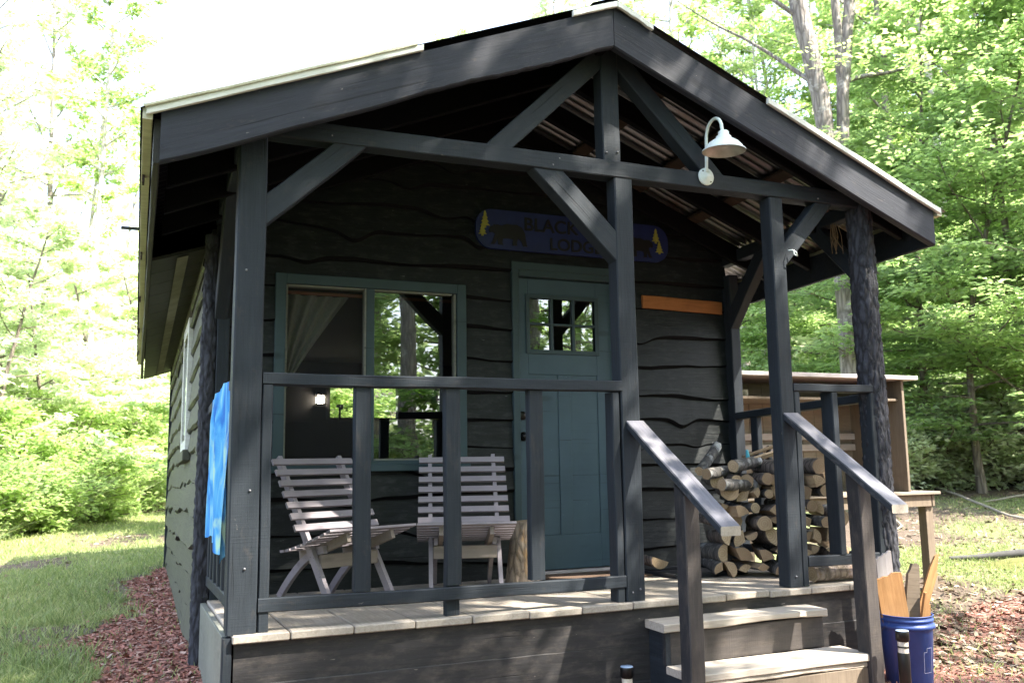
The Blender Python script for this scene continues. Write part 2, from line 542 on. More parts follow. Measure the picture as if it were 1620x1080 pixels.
def mesh_from_arrays(name, V, F, mats, tint=None, smooth=False):
    me = bpy.data.meshes.new(name)
    V = np.asarray(V, np.float32)
    F = np.asarray(F, np.int32)
    me.vertices.add(len(V))
    me.vertices.foreach_set('co', V.ravel())
    k = F.shape[1]
    me.loops.add(F.size)
    me.loops.foreach_set('vertex_index', F.ravel())
    me.polygons.add(len(F))
    me.polygons.foreach_set('loop_start', np.arange(0, F.size, k, dtype=np.int32))
    me.polygons.foreach_set('loop_total', np.full(len(F), k, np.int32))
    if tint is not None:
        a = me.attributes.new('tint', 'FLOAT', 'FACE')
        a.data.foreach_set('value', np.asarray(tint, np.float32))
    me.update(calc_edges=True)
    me.validate()
    for m in mats:
        me.materials.append(M[m])
    return me


def leaf_arrays(P, D, N, L, W, fold=.12):
    D = D / np.linalg.norm(D, axis=1)[:, None]
    N = N - D * (N * D).sum(1)[:, None]
    N /= np.linalg.norm(N, axis=1)[:, None] + 1e-9
    Sd = np.cross(D, N)
    L = L[:, None]
    W = W[:, None]
    a = P
    bl = P + D * L * .42 + Sd * W * .5 + N * L * fold
    tip = P + D * L
    br = P + D * L * .42 - Sd * W * .5 + N * L * fold
    n = len(P)
    V = np.stack([a, bl, tip, br], 1).reshape(-1, 3)
    i = np.arange(n)[:, None] * 4
    F = np.concatenate([i + np.array([[0, 2, 1]]), i + np.array([[0, 3, 2]])], 1).reshape(-1, 3)
    return V, F


# ------------------------------------------------------------------ ground height
def smooth(a, b_, x):
    t = np.clip((x - a) / (b_ - a), 0, 1)
    return t * t * (3 - 2 * t)


def ghz(x, y):
    x = np.asarray(x, float)
    y = np.asarray(y, float)
    left = -.53 + .11 * smooth(-.6, 1.6, y)
    q = .8 * x + .6 * y
    right = -.53 + .07 * smooth(-.6, 1.6, y) + .064 * np.maximum(0, q - 5.6)
    right = right + .16 * np.maximum(0, q - 22)
    left = left + .06 * np.maximum(0, y - 24) + .05 * np.maximum(0, -x - 8) * smooth(2, 12, y)
    w = smooth(2.0, 5.0, x)
    z = left * (1 - w) + right * w
    z = z + .03 * np.sin(x * .9 + 1.3) * np.sin(y * .7) * smooth(3, 9, np.hypot(x - 2, y - 2))
    return z


def gh(x, y):
    return float(ghz(x, y))


def n2(x, y, s, o=0.0):
    return mnoise.noise(Vector((x * s + o, y * s - o, o * .37)))


def mulch_edge(y):
    ys = [-2, 1.0, 1.35, 2.0, 2.5, 2.9, 3.2, 4.0, 5.8, 6.4, 7.1, 8]
    xs = [-.9, -.72, -.56, -.58, -.85, -.78, -.50, -.36, -.40, -.12, .0, .3]
    return float(np.interp(y, ys, xs))


def masks(x, y):
    mul = 0.0
    if y < 8 and x < 2.2:
        mul = 1.0 if x > mulch_edge(y) + .22 * n2(x, y, 2.2) + .12 * n2(x, y, 7.0) else 0.0
        if y < -.9:
            mul *= max(0, 1 - (-.9 - y) / 1.5)
    if x >= 2.2 and y < .98 + .2 * (x - 4.95) + .25 * n2(x, y, 1.3):
        mul = max(mul, .62 + .25 * n2(x, y, 1.1, 9.0))
    if x > 9 and mul:
        mul = max(0, .9 - (x - 9) * .4)
    if x < 2.2:
        g = 1.0 - max(mul, .75 if (1.9 < y < 3.4 and x > -1.75 + .4 * n2(x, y, 2.0, 3.0)) else 0, .6 if x > mulch_edge(y) - .22 + .3 * n2(x, y, 3.0, 6.0) and 0 < y < 8 else 0)
        g *= 1 - .85 * max(0, min(1, (n2(x, y * .5, .8, 4.1) + .4 * n2(x, y, 3.1, 1.7) - .22) * 4))
        edge = y - (15.3 + (x + 2.7) * 3.3)
        if edge > -1.2:
            g *= .35
    else:
        q = .8 * x + .6 * y
        g = max(0, min(1, .72 + 1.1 * n2(x, y, .55, 2.2) - .03 * max(0, q - 8)))
        if q > 12:
            g *= max(.12, 1 - (q - 12) / 4)
        g *= (1 - mul)
    return mul, g


xs = np.unique(np.round(np.concatenate([np.arange(-95, -8, 4), np.arange(-8, -2.5, .3), np.arange(-2.5, .6, .1), np.arange(.6, 3.5, .4),
                               np.arange(3.5, 9, .12), np.arange(9, 20, .5), np.arange(20, 112, 4)]), 3))
ys = np.unique(np.round(np.concatenate([np.arange(-60, -6, 4), np.arange(-6, -1, .4), np.arange(-1, 9, .11), np.arange(9, 30, .6), np.arange(30, 115, 4)]), 3))
X, Y = np.meshgrid(xs, ys)
Z = ghz(X, Y)
under = (X > .15) & (X < 3.7) & (Y > .15) & (Y < 7.0)
V = np.stack([X, Y, Z], -1).reshape(-1, 3)
nx, ny = len(xs), len(ys)
ii = (np.arange(ny - 1)[:, None] * nx + np.arange(nx - 1)[None, :]).reshape(-1)
F = np.stack([ii, ii + 1, ii + nx + 1, ii + nx], 1)
me = mesh_from_arrays('ground', V, F, ['ground'])
ca = me.color_attributes.new('mask', 'FLOAT_COLOR', 'POINT')
mk = np.zeros((len(V), 4), np.float32)
for i, p in enumerate(V):
    a, g = masks(p[0], p[1])
    mk[i] = (a, g, 0, 1)
ca.data.foreach_set('color', mk.ravel())
me.polygons.foreach_set('use_smooth', [True] * len(me.polygons))
go = bpy.data.objects.new('ground', me)
COL.objects.link(go)
tag(go, kind='structure')

# ------------------------------------------------------------------ cabin
W0 = 1.57            # front wall plane
XR = 1.92            # ridge
ZE, SL = 2.265, .405  # eave height at x=-.34 (roof line), slope
XL_, XR_ = -.34, 4.19


def zr(x):
    return ZE + SL * (x - XL_) if x <= XR else ZE + SL * (XR_ - .005 - x)


cabin = empty('cabin', (0, 0, -.55), 'black stained wooden cabin with gabled porch roof, teal door and pale front steps', 'cabin')


# -- live edge siding
def live_edge(name, u0, u1, z0, ztop, openings, place, mat, rows, seed, lap=.045, du=.03, lipw=.016, lipmat='plain_dark'):
    """rows of overlapping boards with wavy lower edges; place(u, out, z) -> world point"""
    rnd = random.Random(seed)
    m = MB()
    n = int((u1 - u0) / du)
    us = [u0 + (u1 - u0) * i / n for i in range(n + 1)]
    for o in openings:
        us += [o[0], o[1]]
    us = sorted(set(us))
    bounds = [z0 - .05]
    while bounds[-1] < ztop(XR if name == 'front_wall' else 0) + .1:
        bounds.append(bounds[-1] + rnd.uniform(*rows))
    for k in range(len(bounds) - 1):
        ph = [rnd.uniform(0, 6.28) for _ in range(5)]
        am = rnd.uniform(.006, .017)
        dips = [(rnd.uniform(u0, u1), rnd.uniform(.03, .075), rnd.uniform(.07, .16)) for _ in range(rnd.choice([1, 2, 2, 3]))]

        def edge(u):
            e = am * (math.sin(u * 2.3 + ph[0]) + .6 * math.sin(u * 5.1 + ph[1]) + .3 * math.sin(u * 11 + ph[2]) + .12 * math.sin(u * 29 + ph[3]))
            for c_, a_, w_ in dips:
                e -= a_ * math.exp(-((u - c_) / w_) ** 2)
            return e
        thick = lap * rnd.uniform(.8, 1.25)
        for a, c in zip(us[:-1], us[1:]):
            mid = (a + c) / 2
            segs = [(0.0, 1e9)]
            for o in openings:
                if o[0] - 1e-6 < mid < o[1] + 1e-6:
                    segs = [s for q in segs for s in ((q[0], min(q[1], o[2])), (max(q[0], o[3]), q[1])) if s[1] > s[0] + .002]
            for s in segs:
                q = []
                for u in (a, c):
                    zb = max(bounds[k] + edge(u), s[0] if s[0] > 0 else -9)
                    zt = min(bounds[k + 1] + .06, s[1], ztop(u))
                    q.append((u, zb, zt))
                if q[0][2] - q[0][1] < .004 and q[1][2] - q[1][1] < .004:
                    continue
                vs = []
                for u, zb, zt in q:
                    zt = max(zt, zb + .002)
                    f = lambda z: thick * (1 - .72 * min(1, max(0, (z - bounds[k]) / (bounds[k + 1] + .06 - bounds[k]))))
                    zm = zb + min(lipw * (1 + .5 * math.sin(u * 7 + ph[4])), (zt - zb) * .4)
                    vs += [place(u, 0, zb), place(u, f(zb) - .016, zb), place(u, f(zm), zm), place(u, f(zt), zt)]
                m.add(vs, [(0, 4, 5, 1), (1, 5, 6, 2)], 1)
                m.add(vs, [(2, 6, 7, 3)], 0, True)
    return m.build(name, [mat, lipmat], cabin)


WX0, WX1, WZ0, WZ1 = .385, 1.668, .742, 1.993      # window trim outside
DX0, DX1, DZ1 = 2.012, 2.90, 2.18                  # door casing outside
fw = live_edge('front_wall', .03, 3.85, -.02, lambda u: zr(u) - .05, [(WX0 + .03, WX1 - .03, WZ0 + .03, WZ1 - .03), (DX0 + .02, DX1 - .02, -1, DZ1 - .02)],
               lambda u, o, z: S(u, W0 - o, z), 'siding', (.15, .25), 12)
live_edge('left_wall', 1.62, 7.15, -.28, lambda u: 2.22, [], lambda u, o, z: S(0.0 - o, u, z), 'siding_left', (.15, .22), 5, du=.05, lap=.045, lipmat='siding')
# sheathing behind the siding: front (with holes), back (with hole), right
sh = MB()
for (a, c, z0, z1) in [(.03, WX0 + .05, -.1, 2.25), (WX0 + .05, WX1 - .05, -.1, WZ0 + .05), (WX0 + .05, WX1 - .05, WZ1 - .05, 2.3),
                       (WX1 - .05, DX0 + .04, -.1, 2.6), (DX0 + .04, DX1 - .04, DZ1 - .04, 2.6), (DX1 - .04, 3.83, -.1, 2.25)]:
    sh.box((a, W0 + .004, z0), (c, W0 + .09, z1), 0, 0)
sh.prism([(.03, 2.25), (3.83, 2.25), (3.83, zr(3.83) - .06), (XR, zr(XR) - .06), (.03, zr(.03) - .06)], W0 + .006, W0 + .08)
for (a, c, z0, z1) in [(.03, 1.80, -.1, 2.3), (2.75, 3.83, -.1, 2.3), (1.80, 2.75, -.1, 1.52), (1.80, 2.75, 1.96, 2.3)]:
    sh.box((a, 7.06, z0), (c, 7.14, z1), 0, 0)
sh.prism([(.03, 2.3), (3.83, 2.3), (3.83, zr(3.83) - .06), (XR, zr(XR) - .06), (.03, zr(.03) - .06)], 7.07, 7.13)
sh.box((.006, 1.67, -.3), (.08, 7.14, 2.28), 0, 0)
sh.box((3.80, 1.67, -.3), (3.87, 7.14, 2.28), 0, 0)
sh.box((.08, 1.66, -.12), (3.8, 7.06, -.02), 0, 0)
sh.box((.08, 1.66, 2.24), (3.8, 7.06, 2.3), 0, 0)
sh.build('inner_wall', 'room', cabin, shear=True)
cb = MB()
cb.box((-.05, 7.13, -.25), (.03, 7.2, 2.2))
cb.build('corner_board', 'black', cabin, shear=True)
MB().box((-.012, 1.66, -.62), (.02, 7.13, -.22)).build('foundation_panel', 'panel', cabin, shear=True)

# -- roof
def corrugated(name, xa, xb, y0, y1, lift, mat):
    pitch, amp, k = .072, .022, 12
    n = int((y1 - y0) / pitch * k)
    yy = np.linspace(y0, y1, n + 1)
    tt = np.linspace(0, 1, 5)
    off = -amp * np.abs(np.sin(yy / pitch * np.pi)) ** .8
    V = []
    for t in tt:
        x = xa + (xb - xa) * t
        for y, o in zip(yy, off):
            V.append((x, y, zr(x) + lift + o + SH * max(0, y) + .55))
    V = np.array(V)
    i = (np.arange(4)[:, None] * (n + 1) + np.arange(n)[None, :]).reshape(-1)
    F = np.stack([i, i + 1, i + n + 2, i + n + 1], 1)
    me = mesh_from_arrays(name, V, F, [mat])
    me.polygons.foreach_set('use_smooth', [True] * len(me.polygons))
    o = bpy.data.objects.new(name, me)
    COL.objects.link(o)
    o.parent = cabin
    return o


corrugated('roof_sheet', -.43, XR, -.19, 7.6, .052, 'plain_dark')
corrugated('roof_sheet', XR + .001, 4.28, -.19, 7.6, .052, 'corrugated')
rc = MB()
for (dx0, dz0, dx1, dz1) in ((-.13, -.003, 0, .014), (0, .014, .13, -.003)):
    rc.add([S(XR + dx0, -.18, zr(XR - abs(dx0)) + .052 + dz0 * 0), S(XR + dx1, -.18, zr(XR - abs(dx1)) + .052), S(XR + dx1, 7.6, zr(XR - abs(dx1)) + .052), S(XR + dx0, 7.6, zr(XR - abs(dx0)) + .052)], [(0, 1, 2, 3)])
rc.build('ridge_cap', 'plain_dark', cabin)
for sgn in (-1, 1):
    for t in (.04, .25, .47, .69, .93):
        x = XR + sgn * t * 2.2
        a, c = S(x, -.125, zr(x) + .004), S(x, 7.55, zr(x) + .004)
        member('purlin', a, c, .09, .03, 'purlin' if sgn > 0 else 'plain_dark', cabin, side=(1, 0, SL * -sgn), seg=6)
for i, y in enumerate([.06, .48, .92, 1.36, 3.3, 5.2, 7.2]):
    for sgn in (-1, 1):
        xe = XR + sgn * 2.22
        a, c = S(XR + sgn * .012, y, zr(XR) - .085), S(xe, y, zr(xe) - .085)
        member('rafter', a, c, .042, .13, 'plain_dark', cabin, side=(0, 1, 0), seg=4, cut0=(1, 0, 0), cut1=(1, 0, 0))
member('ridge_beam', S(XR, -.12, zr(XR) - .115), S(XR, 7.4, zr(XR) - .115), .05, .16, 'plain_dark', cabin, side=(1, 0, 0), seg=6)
# gable fascia boards, left one with a rough natural lower edge
rnd = random.Random(3)


def fascia(x0, x1, wob):
    m = MB()
    n = 60
    top, bot = [], []
    for i in range(n + 1):
        t = i / n
        x = x0 + (x1 - x0) * t
        zt = zr(x)
        h = .228
        if wob:
            h += (.004 + .010 * t) * math.sin(t * 7.0 + .6) + .004 * math.sin(t * 19) + .0035 * math.sin(t * 47 + math.sin(t * 90)) * (1 if t > .5 else .1)
            h -= .02 * math.exp(-((t - .97) / .05) ** 2)
        else:
            h += .002 * math.sin(t * 9)
        top.append((x, zt))
        bot.append((x, zt - h))
    fr = [(-.172, 0), (-.128, 0)]
    vs = []
    for (a, c) in zip(top, bot):
        cxx = .004
        vs += [(a[0], -.172 + cxx, a[1]), (a[0], -.172, a[1] - cxx), (c[0], -.172, c[1] + cxx * 2), (c[0], -.172 + cxx * 2, c[1]), (c[0], -.128, c[1]), (a[0], -.128, a[1])]
    fs = []
    for i in range(n):
        for k in range(6):
            q, r = i * 6 + k, i * 6 + (k + 1) % 6
            fs.append((q, r, r + 6, q + 6))
    m.add(vs, fs)
    m.f += [tuple(range(6))[::-1], tuple(range(n * 6, n * 6 + 6))]
    m.mi += [0, 0]
    m.sm += [False, False]
    # object axis along the slope for the grain
    ax = Vector((x1 - x0, 0, zr(x1) - zr(x0))).normalized()
    fm = Matrix((ax, Vector((0, 1, 0)), ax.cross(Vector((0, 1, 0))))).transposed().to_4x4()
    fm.translation = Vector((x0, -.15, zr(x0)))
    inv = fm.inverted()
    m.v = [tuple(inv @ Vector(p)) for p in m.v]
    return link('gable_fascia', m.mesh('gable_fascia'), 'fascia', cabin, fm)


fascia(-.345, XR - .002, True)
fascia(4.19, XR + .002, False)


def rake(x0, x1, mat, z0, z1, y=-.19, th=.02, name='drip_edge'):
    a, c = Vector((x0, y, zr(x0) + (z0 + z1) / 2)), Vector((x1, y, zr(x1) + (z0 + z1) / 2))
    return member(name, a, c, th, z1 - z0, mat, cabin, side=(0, 1, 0), ch=.002, jit=.002, cut0=(1, 0, 0), cut1=(1, 0, 0), seg=14)


rake(-.405, .834, 'trim_white', -.008, .02)
rake(-.41, .80, 'trim_cream', .021, .034, y=-.196, th=.03, name='drip_edge_lip')
rake(1.66, XR + .012, 'trim_white', -.004, .026, y=-.193)
rake(XR + .015, 2.155, 'trim_white', -.004, .026, y=-.193)
rake(2.92, 4.23, 'trim_white', -.006, .026)
# side eaves
for sx, x in ((-1, -.362), (1, 4.208)):
    z = zr(-.34)
    member('eave_fascia', S(x, -.13, z - .125), S(x, 7.58, z - .125), .03, .20, 'black_y' if sx > 0 else 'soffit', cabin, side=(1, 0, 0), seg=30, jit=.004)
    member('eave_trim', S(x + sx * .036, -.172, z - .012), S(x + sx * .036, 7.59, z - .012), .040, .05 if sx > 0 else .07, 'trim_cream', cabin, side=(1, 0, 0), seg=24, ch=.002, jit=.003)
bk = MB()
for y in (.55, 2.1, 3.5, 5.0, 6.4):
    bk.box((-.415, y, 2.17), (-.404, y + .05, 2.215), 0, .001)
bk.build('trim_clip', 'purlin', cabin, shear=True)
MB().box((-.52, 1.3, 2.135), (-.42, 1.32, 2.15), 0, .001).build('gutter_bracket', 'dark_metal', cabin, shear=True)
so = MB()
n = 17
for i in range(n):
    y0 = 1.62 + i * .35
    so.add([S(*p) for p in [(-.345, y0, 2.035), (.0, y0, 2.15), (.0, y0 + .343, 2.15), (-.345, y0 + .343, 2.035),
                            (-.345, y0, 2.055), (.0, y0, 2.17), (.0, y0 + .343, 2.17), (-.345, y0 + .343, 2.055)]],
           [(0, 1, 2, 3), (7, 6, 5, 4), (0, 4, 5, 1), (1, 5, 6, 2), (2, 6, 7, 3), (3, 7, 4, 0)])
so.build('soffit', 'soffit', cabin)
ve = MB()
for i in range(230):
    y0 = 1.66 + i * .025
    ve.add([S(*p) for p in [(-.20, y0, 2.075), (-.135, y0, 2.097), (-.135, y0 + .0125, 2.087), (-.20, y0 + .0125, 2.065), (-.135, y0 + .025, 2.097), (-.20, y0 + .025, 2.075)]], [(0, 1, 2, 3), (3, 2, 4, 5)])
ve.build('soffit_vent', 'vent', cabin)

# -- deck and skirt
dk = MB()
edges = [.022, .27, .555, .845, 1.13, 1.425, 1.72, 2.015, 2.31, 2.6, 2.89, 3.18, 3.46, 3.74]
rnd = random.Random(5)
for a, c in zip(edges[:-1], edges[1:]):
    y0 = -.023 - rnd.uniform(0, .008)
    dz = rnd.uniform(-.003, .003)
    dk.box((a + .0025, y0, -.036 + dz), (c - .0025, W0 - .01, dz), 0, .005)
dk.build('deck_board', 'deck', cabin, shear=True)
for k in range(3):
    z1 = -.038 - k * .185
    y = .012 - k * .006
    member('skirt_board', (.035, y + .014, z1 - .0925 + .004), (3.78, y + .010, z1 - .0925 + .004), .026, .196, 'skirt', cabin, side=(0, 1, 0), ch=.004, jit=.003, seg=26)
MB().box((-.012, .02, -.62), (.02, W0 - .08, -.012)).build('side_skirt', 'panel', cabin, shear=True)
member('corner_board', (.004, .03, -.62), (.004, .03, -.012), .04, .06, 'black', cabin, side=(1, 0, 0))
MB().box((3.80, .02, -.62), (3.83, W0, -.02)).build('side_skirt', 'black_y', cabin, shear=True)

# -- posts
member('corner_post', (.064, .062, 0), (.064, .062, 2.375), .128, .124, 'black', cabin, side=(1, 0, 0), ch=.007)
member('rail_post', (.155, .05, 0), (.155, .05, 1.096), .046, .085, 'black', cabin, side=(1, 0, 0))
member('middle_post', (2.052, .052, .0), (2.052, .052, 2.281), .112, .10, 'black', cabin, side=(1, 0, 0), ch=.006)
member('rail_post', (1.966, .05, .0), (1.966, .05, 1.09), .044, .085, 'black', cabin, side=(1, 0, 0))
member('middle_post', (3.106, .052, .0), (3.106, .052, 2.281), .098, .10, 'black', cabin, side=(1, 0, 0), ch=.006)
member('rail_post', (3.182, .05, .0), (3.182, .05, 1.115), .042, .085, 'black', cabin, side=(1, 0, 0))


def bark_post(name, p0, p1, r0, r1, mat, flat=None, seed=0, nseg=72, nrow=240):
    p0, p1 = Vector(p0), Vector(p1)
    vs, fs = [], []
    L = (p1 - p0).length
    for i in range(nrow + 1):
        t = i / nrow
        c = p0.lerp(p1, t)
        r = r0 + (r1 - r0) * t
        for k in range(nseg):
            a = 2 * math.pi * k / nseg
            q = Vector((math.cos(a) * 4.6 + seed, math.sin(a) * 4.6, t * L * 5.0))
            w_ = mnoise.noise_vector(q * .9) * .55
            q2 = Vector((math.cos(a) * r / .021 + seed, math.sin(a) * r / .021, t * L / .062)) + w_
            ds = mnoise.voronoi(q2)[0]
            pl = min(1.0, max(0.0, (ds[1] - ds[0] - .05) * 2.6))
            d = (pl - .6) * .009 + .003 * mnoise.noise(q2 * 2.5) + .07 * r * mnoise.noise(Vector((math.cos(a), math.sin(a), t * 5 + seed)))
            x, y = math.cos(a) * (r + d), math.sin(a) * (r + d)
            if flat is not None:
                pass
            vs.append((c.x + x, c.y + y, c.z))
    for i in range(nrow):
        for k in range(nseg):
            a, c = i * nseg + k, i * nseg + (k + 1) % nseg
            fs.append((a, c, c + nseg, a + nseg))
    m = MB().add(vs, fs, 0, True)
    m.add(vs[-nseg:], [tuple(range(nseg))])
    return m.build(name, mat, cabin)


bark_post('log_post', (3.835, .062, -.62), (3.805, .062, 2.36), .086, .078, 'black_bark', seed=2)
# rear posts against the wall; the left one still carries its bark outside
bark_post('log_post', S(-.005, 1.53, -.45), S(.01, 1.53, 2.2), .062, .055, 'black_bark', seed=9, nseg=40)
member('rear_post', S(.075, 1.505, -.03), S(.075, 1.505, 2.2), .075, .085, 'black', cabin, side=(1, 0, 0))
member('rear_post', S(3.865, 1.50, -.03), S(3.865, 1.50, 2.2), .085, .09, 'black', cabin, side=(1, 0, 0))

# -- truss
by = .052
member('tie_beam', (.13, by, 2.330), (3.80, by, 2.330), .10, .094, 'black', cabin, side=(0, 1, 0), jit=.003)
member('king_post', (1.985, by, 2.378), (1.985, by, zr(1.985) - .04), .11, .098, 'black', cabin, side=(1, 0, 0), ch=.006)
member('truss_web', (1.315, by + .001, 2.378), (1.935, by + .001, 2.985), .088, .108, 'black', cabin, side=(0, 1, 0), cut0=(0, 0, 1), cut1=(1, 0, 0))
member('truss_web', (2.665, by + .001, 2.378), (2.035, by + .001, 3.00), .088, .105, 'black', cabin, side=(0, 1, 0), cut0=(0, 0, 1), cut1=(1, 0, 0))
member('brace', (.128, by, 1.915), (.522, by, 2.2825), .09, .112, 'black', cabin, side=(0, 1, 0), cut0=(1, 0, 0), cut1=(0, 0, 1))
member('brace', (1.996, by, 1.898), (1.592, by, 2.2825), .092, .125, 'black', cabin, side=(0, 1, 0), cut0=(1, 0, 0), cut1=(0, 0, 1))
member('brace', (3.155, by, 1.937), (3.478, by, 2.2825), .088, .098, 'black', cabin, side=(0, 1, 0), cut0=(1, 0, 0), cut1=(0, 0, 1))
for x, mt in ((.06, 'black_y'), (3.86, 'black_y')):
    member('side_beam', S(x, .13, 2.325), S(x, 1.56, 2.325), .085, .09, 'black', cabin, side=(1, 0, 0))
    member('side_brace', S(x, 1.46, 1.85 if x > 1 else 1.75), S(x, 1.06 if x > 1 else .98, 2.285), .08, .11, 'black', cabin, side=(1, 0, 0), cut0=(0, 1, 0), cut1=(0, 0, 1))
member('side_brace', S(3.85, .14, 1.90), S(3.85, .50, 2.285), .07, .10, 'black', cabin, side=(1, 0, 0), cut0=(0, 1, 0), cut1=(0, 0, 1))
hk = MB().tube([(3.17, -.005, 1.96), (3.17, -.04, 1.955), (3.185, -.055, 1.94), (3.20, -.045, 1.92), (3.20, -.02, 1.935), (3.195, -.02, 1.965)], .004, 6)
hk.build('cup_hook', 'lamp_white', cabin)

for (x, y, z) in ((.045, -.0015, 1.62), (.085, -.0015, .62), (.07, -.0015, .28), (2.03, -.0005, .045), (2.075, -.0005, .06), (1.62, .003, 2.31), (1.66, .003, 2.35), (.43, .003, 2.315), (3.43, .003, 2.31), (1.95, .0, 2.42), (2.02, .0, 2.43), (3.10, -.0005, .06)):
    m = MB()
    m.lathe([(.001, .004), (.0042, .0035), (.0055, 0), (.0055, -.004)], 10)
    m.v = [(x + p[0], y - p[2], z + p[1]) for p in m.v]
    m.build('screw_head', 'screw_grey', cabin, loc=(x, y, z))
# -- railings
def railing(label, loc):
    r = bpy.data.objects.new('railing', None)
    r.empty_display_size = .1
    COL.objects.link(r)
    r.parent = cabin
    r.location = Vector(loc) - cabin.location
    return r


r1 = railing('', (1.06, 0, 0))
member('top_rail', (.132, .046, 1.126), (2.006, .046, 1.120), .092, .056, 'black', r1, side=(0, 1, 0), jit=.003)
member('bottom_rail', (.132, .018, .117), (1.992, .018, .100), .036, .062, 'black', r1, side=(0, 1, 0), jit=.002)
for x, z0, mt in ((.600, .145, 'black'), (1.050, .145, 'black'), (1.50, .14, 'black')):
    member('baluster', (x, .042, z0), (x, .042, 1.094), .078, .055, mt, r1, side=(1, 0, 0))
member('rail_foot', (1.05, .058, 0), (1.05, .058, .144), .072, .044, 'black', r1, side=(1, 0, 0))
r2 = railing('', (3.48, 0, 0))
member('top_rail', (3.158, .046, 1.139), (3.802, .046, 1.142), .092, .046, 'black', r2, side=(0, 1, 0))
member('bottom_rail', (3.205, .03, .134), (3.76, .03, .132), .045, .060, 'black', r2, side=(0, 1, 0))
for x in (3.462, 3.764):
    member('baluster', (x, .052, .164 if x < 3.7 else 0), (x, .052, 1.115), .046, .10, 'black', r2, side=(1, 0, 0))
r3 = railing('', (.03, .8, 0))
member('top_rail', S(.035, .126, 1.105), S(.035, 1.46, 1.105), .075, .05, 'black', r3, side=(1, 0, 0))
member('bottom_rail', S(.035, .126, .115), S(.035, 1.46, .115), .04, .06, 'black', r3, side=(1, 0, 0))
for y in (.3, .52, .74, .96, 1.18, 1.36):
    member('baluster', S(.035, y, .147), S(.035, y, 1.08), .04, .055, 'black', r3, side=(1, 0, 0))
r4 = railing('', (3.86, .8, 0))
member('top_rail', S(3.86, .15, 1.10), S(3.86, 1.455, 1.10), .075, .055, 'black', r4, side=(1, 0, 0))
member('bottom_rail', S(3.86, .15, .115), S(3.86, 1.455, .115), .04, .06, 'black', r4, side=(1, 0, 0))
for y in (.98, 1.26):
    member('baluster', S(3.86, y, .147), S(3.86, y, 1.072), .045, .08, 'black', r4, side=(1, 0, 0))

# -- steps
st = bpy.data.objects.new('steps', None)
st.empty_display_size = .1
COL.objects.link(st)
st.parent = cabin
st.location = Vector((2.66, -.2, -.55)) - cabin.location


def plank(name, x0, x1, y0, y1, zt, th, mat, parent, sag=0.0, seed=0):
    rnd = random.Random(seed)
    m = MB()
    n = 24
    vs, fs = [], []
    for i in range(n + 1):
        t = i / n
        x = x0 + (x1 - x0) * t
        u = sag * math.sin(math.pi * min(1, max(0, (t - .35) / .65))) + rnd.uniform(-1, 1) * .0008
        c = .005
        yf = y0 + rnd.uniform(-1, 1) * .001
        vs += [(x, yf + c, zt), (x, yf, zt - c), (x, yf, zt - th + c + u), (x, yf + c, zt - th + u), (x, y1 - c, zt - th), (x, y1, zt - th + c), (x, y1, zt - c), (x, y1 - c, zt)]
    for i in range(n):
        for k in range(8):
            q, r = i * 8 + k, i * 8 + (k + 1) % 8
            fs.append((q, q + 8, r + 8, r))
    m.add(vs, fs)
    m.f += [tuple(range(8)), tuple(range(n * 8 + 7, n * 8 - 1, -1))]
    m.mi += [0, 0]
    m.sm += [False, False]
    return m.build(name, mat, parent)


plank('tread', 2.10, 3.15, -.178, .008, -.095, .042, 'tread', st, .012, 1)
plank('tread', 2.115, 3.235, -.40, -.160, -.300, .038, 'tread', st, .003, 2)
member('tread_batten', (2.13, -.378, -.353), (3.225, -.378, -.353), .02, .028, 'tread', st, side=(0, 1, 0), jit=.004, seg=30)
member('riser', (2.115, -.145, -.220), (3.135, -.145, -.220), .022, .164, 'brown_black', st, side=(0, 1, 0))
member('riser', (2.14, -.372, -.47), (3.22, -.372, -.47), .022, .20, 'tan_dark', st, side=(0, 1, 0))
m = MB()
m.prism([(0, -.14), (-.16, -.14), (-.16, -.30), (-.20, -.34), (-.385, -.34), (-.385, -.60), (0, -.60)], 2.118, 2.146, Matrix(((0, 1, 0, 0), (1, 0, 0, 0), (0, 0, 1, 0), (0, 0, 0, 1))))
m.build('stringer', 'black_y', st)
m = MB()
m.prism([(0, -.14), (-.14, -.14), (-.14, -.34), (-.36, -.34), (-.36, -.60), (0, -.60)], 3.10, 3.128, Matrix(((0, 1, 0, 0), (1, 0, 0, 0), (0, 0, 1, 0), (0, 0, 0, 1))))
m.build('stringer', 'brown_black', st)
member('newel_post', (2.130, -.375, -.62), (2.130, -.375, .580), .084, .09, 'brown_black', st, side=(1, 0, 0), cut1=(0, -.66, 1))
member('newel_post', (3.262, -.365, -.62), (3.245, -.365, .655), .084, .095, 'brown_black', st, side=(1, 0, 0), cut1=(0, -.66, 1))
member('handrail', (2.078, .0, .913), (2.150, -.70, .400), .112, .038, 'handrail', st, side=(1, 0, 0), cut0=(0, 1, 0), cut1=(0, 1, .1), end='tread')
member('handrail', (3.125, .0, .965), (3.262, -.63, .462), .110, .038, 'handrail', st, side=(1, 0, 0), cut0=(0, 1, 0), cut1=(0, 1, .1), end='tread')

# -- window
win = bpy.data.objects.new('window', None)
win.empty_display_size = .1
COL.objects.link(win)
win.parent = cabin
win.location = S((WX0 + WX1) / 2, W0, WZ0) - cabin.location


def bxs(name, boxes, mat, parent, ch=.003):
    m = MB()
    for a, c in boxes:
        m.box(a, c, 0, ch)
    return m.build(name, mat, parent, shear=True)


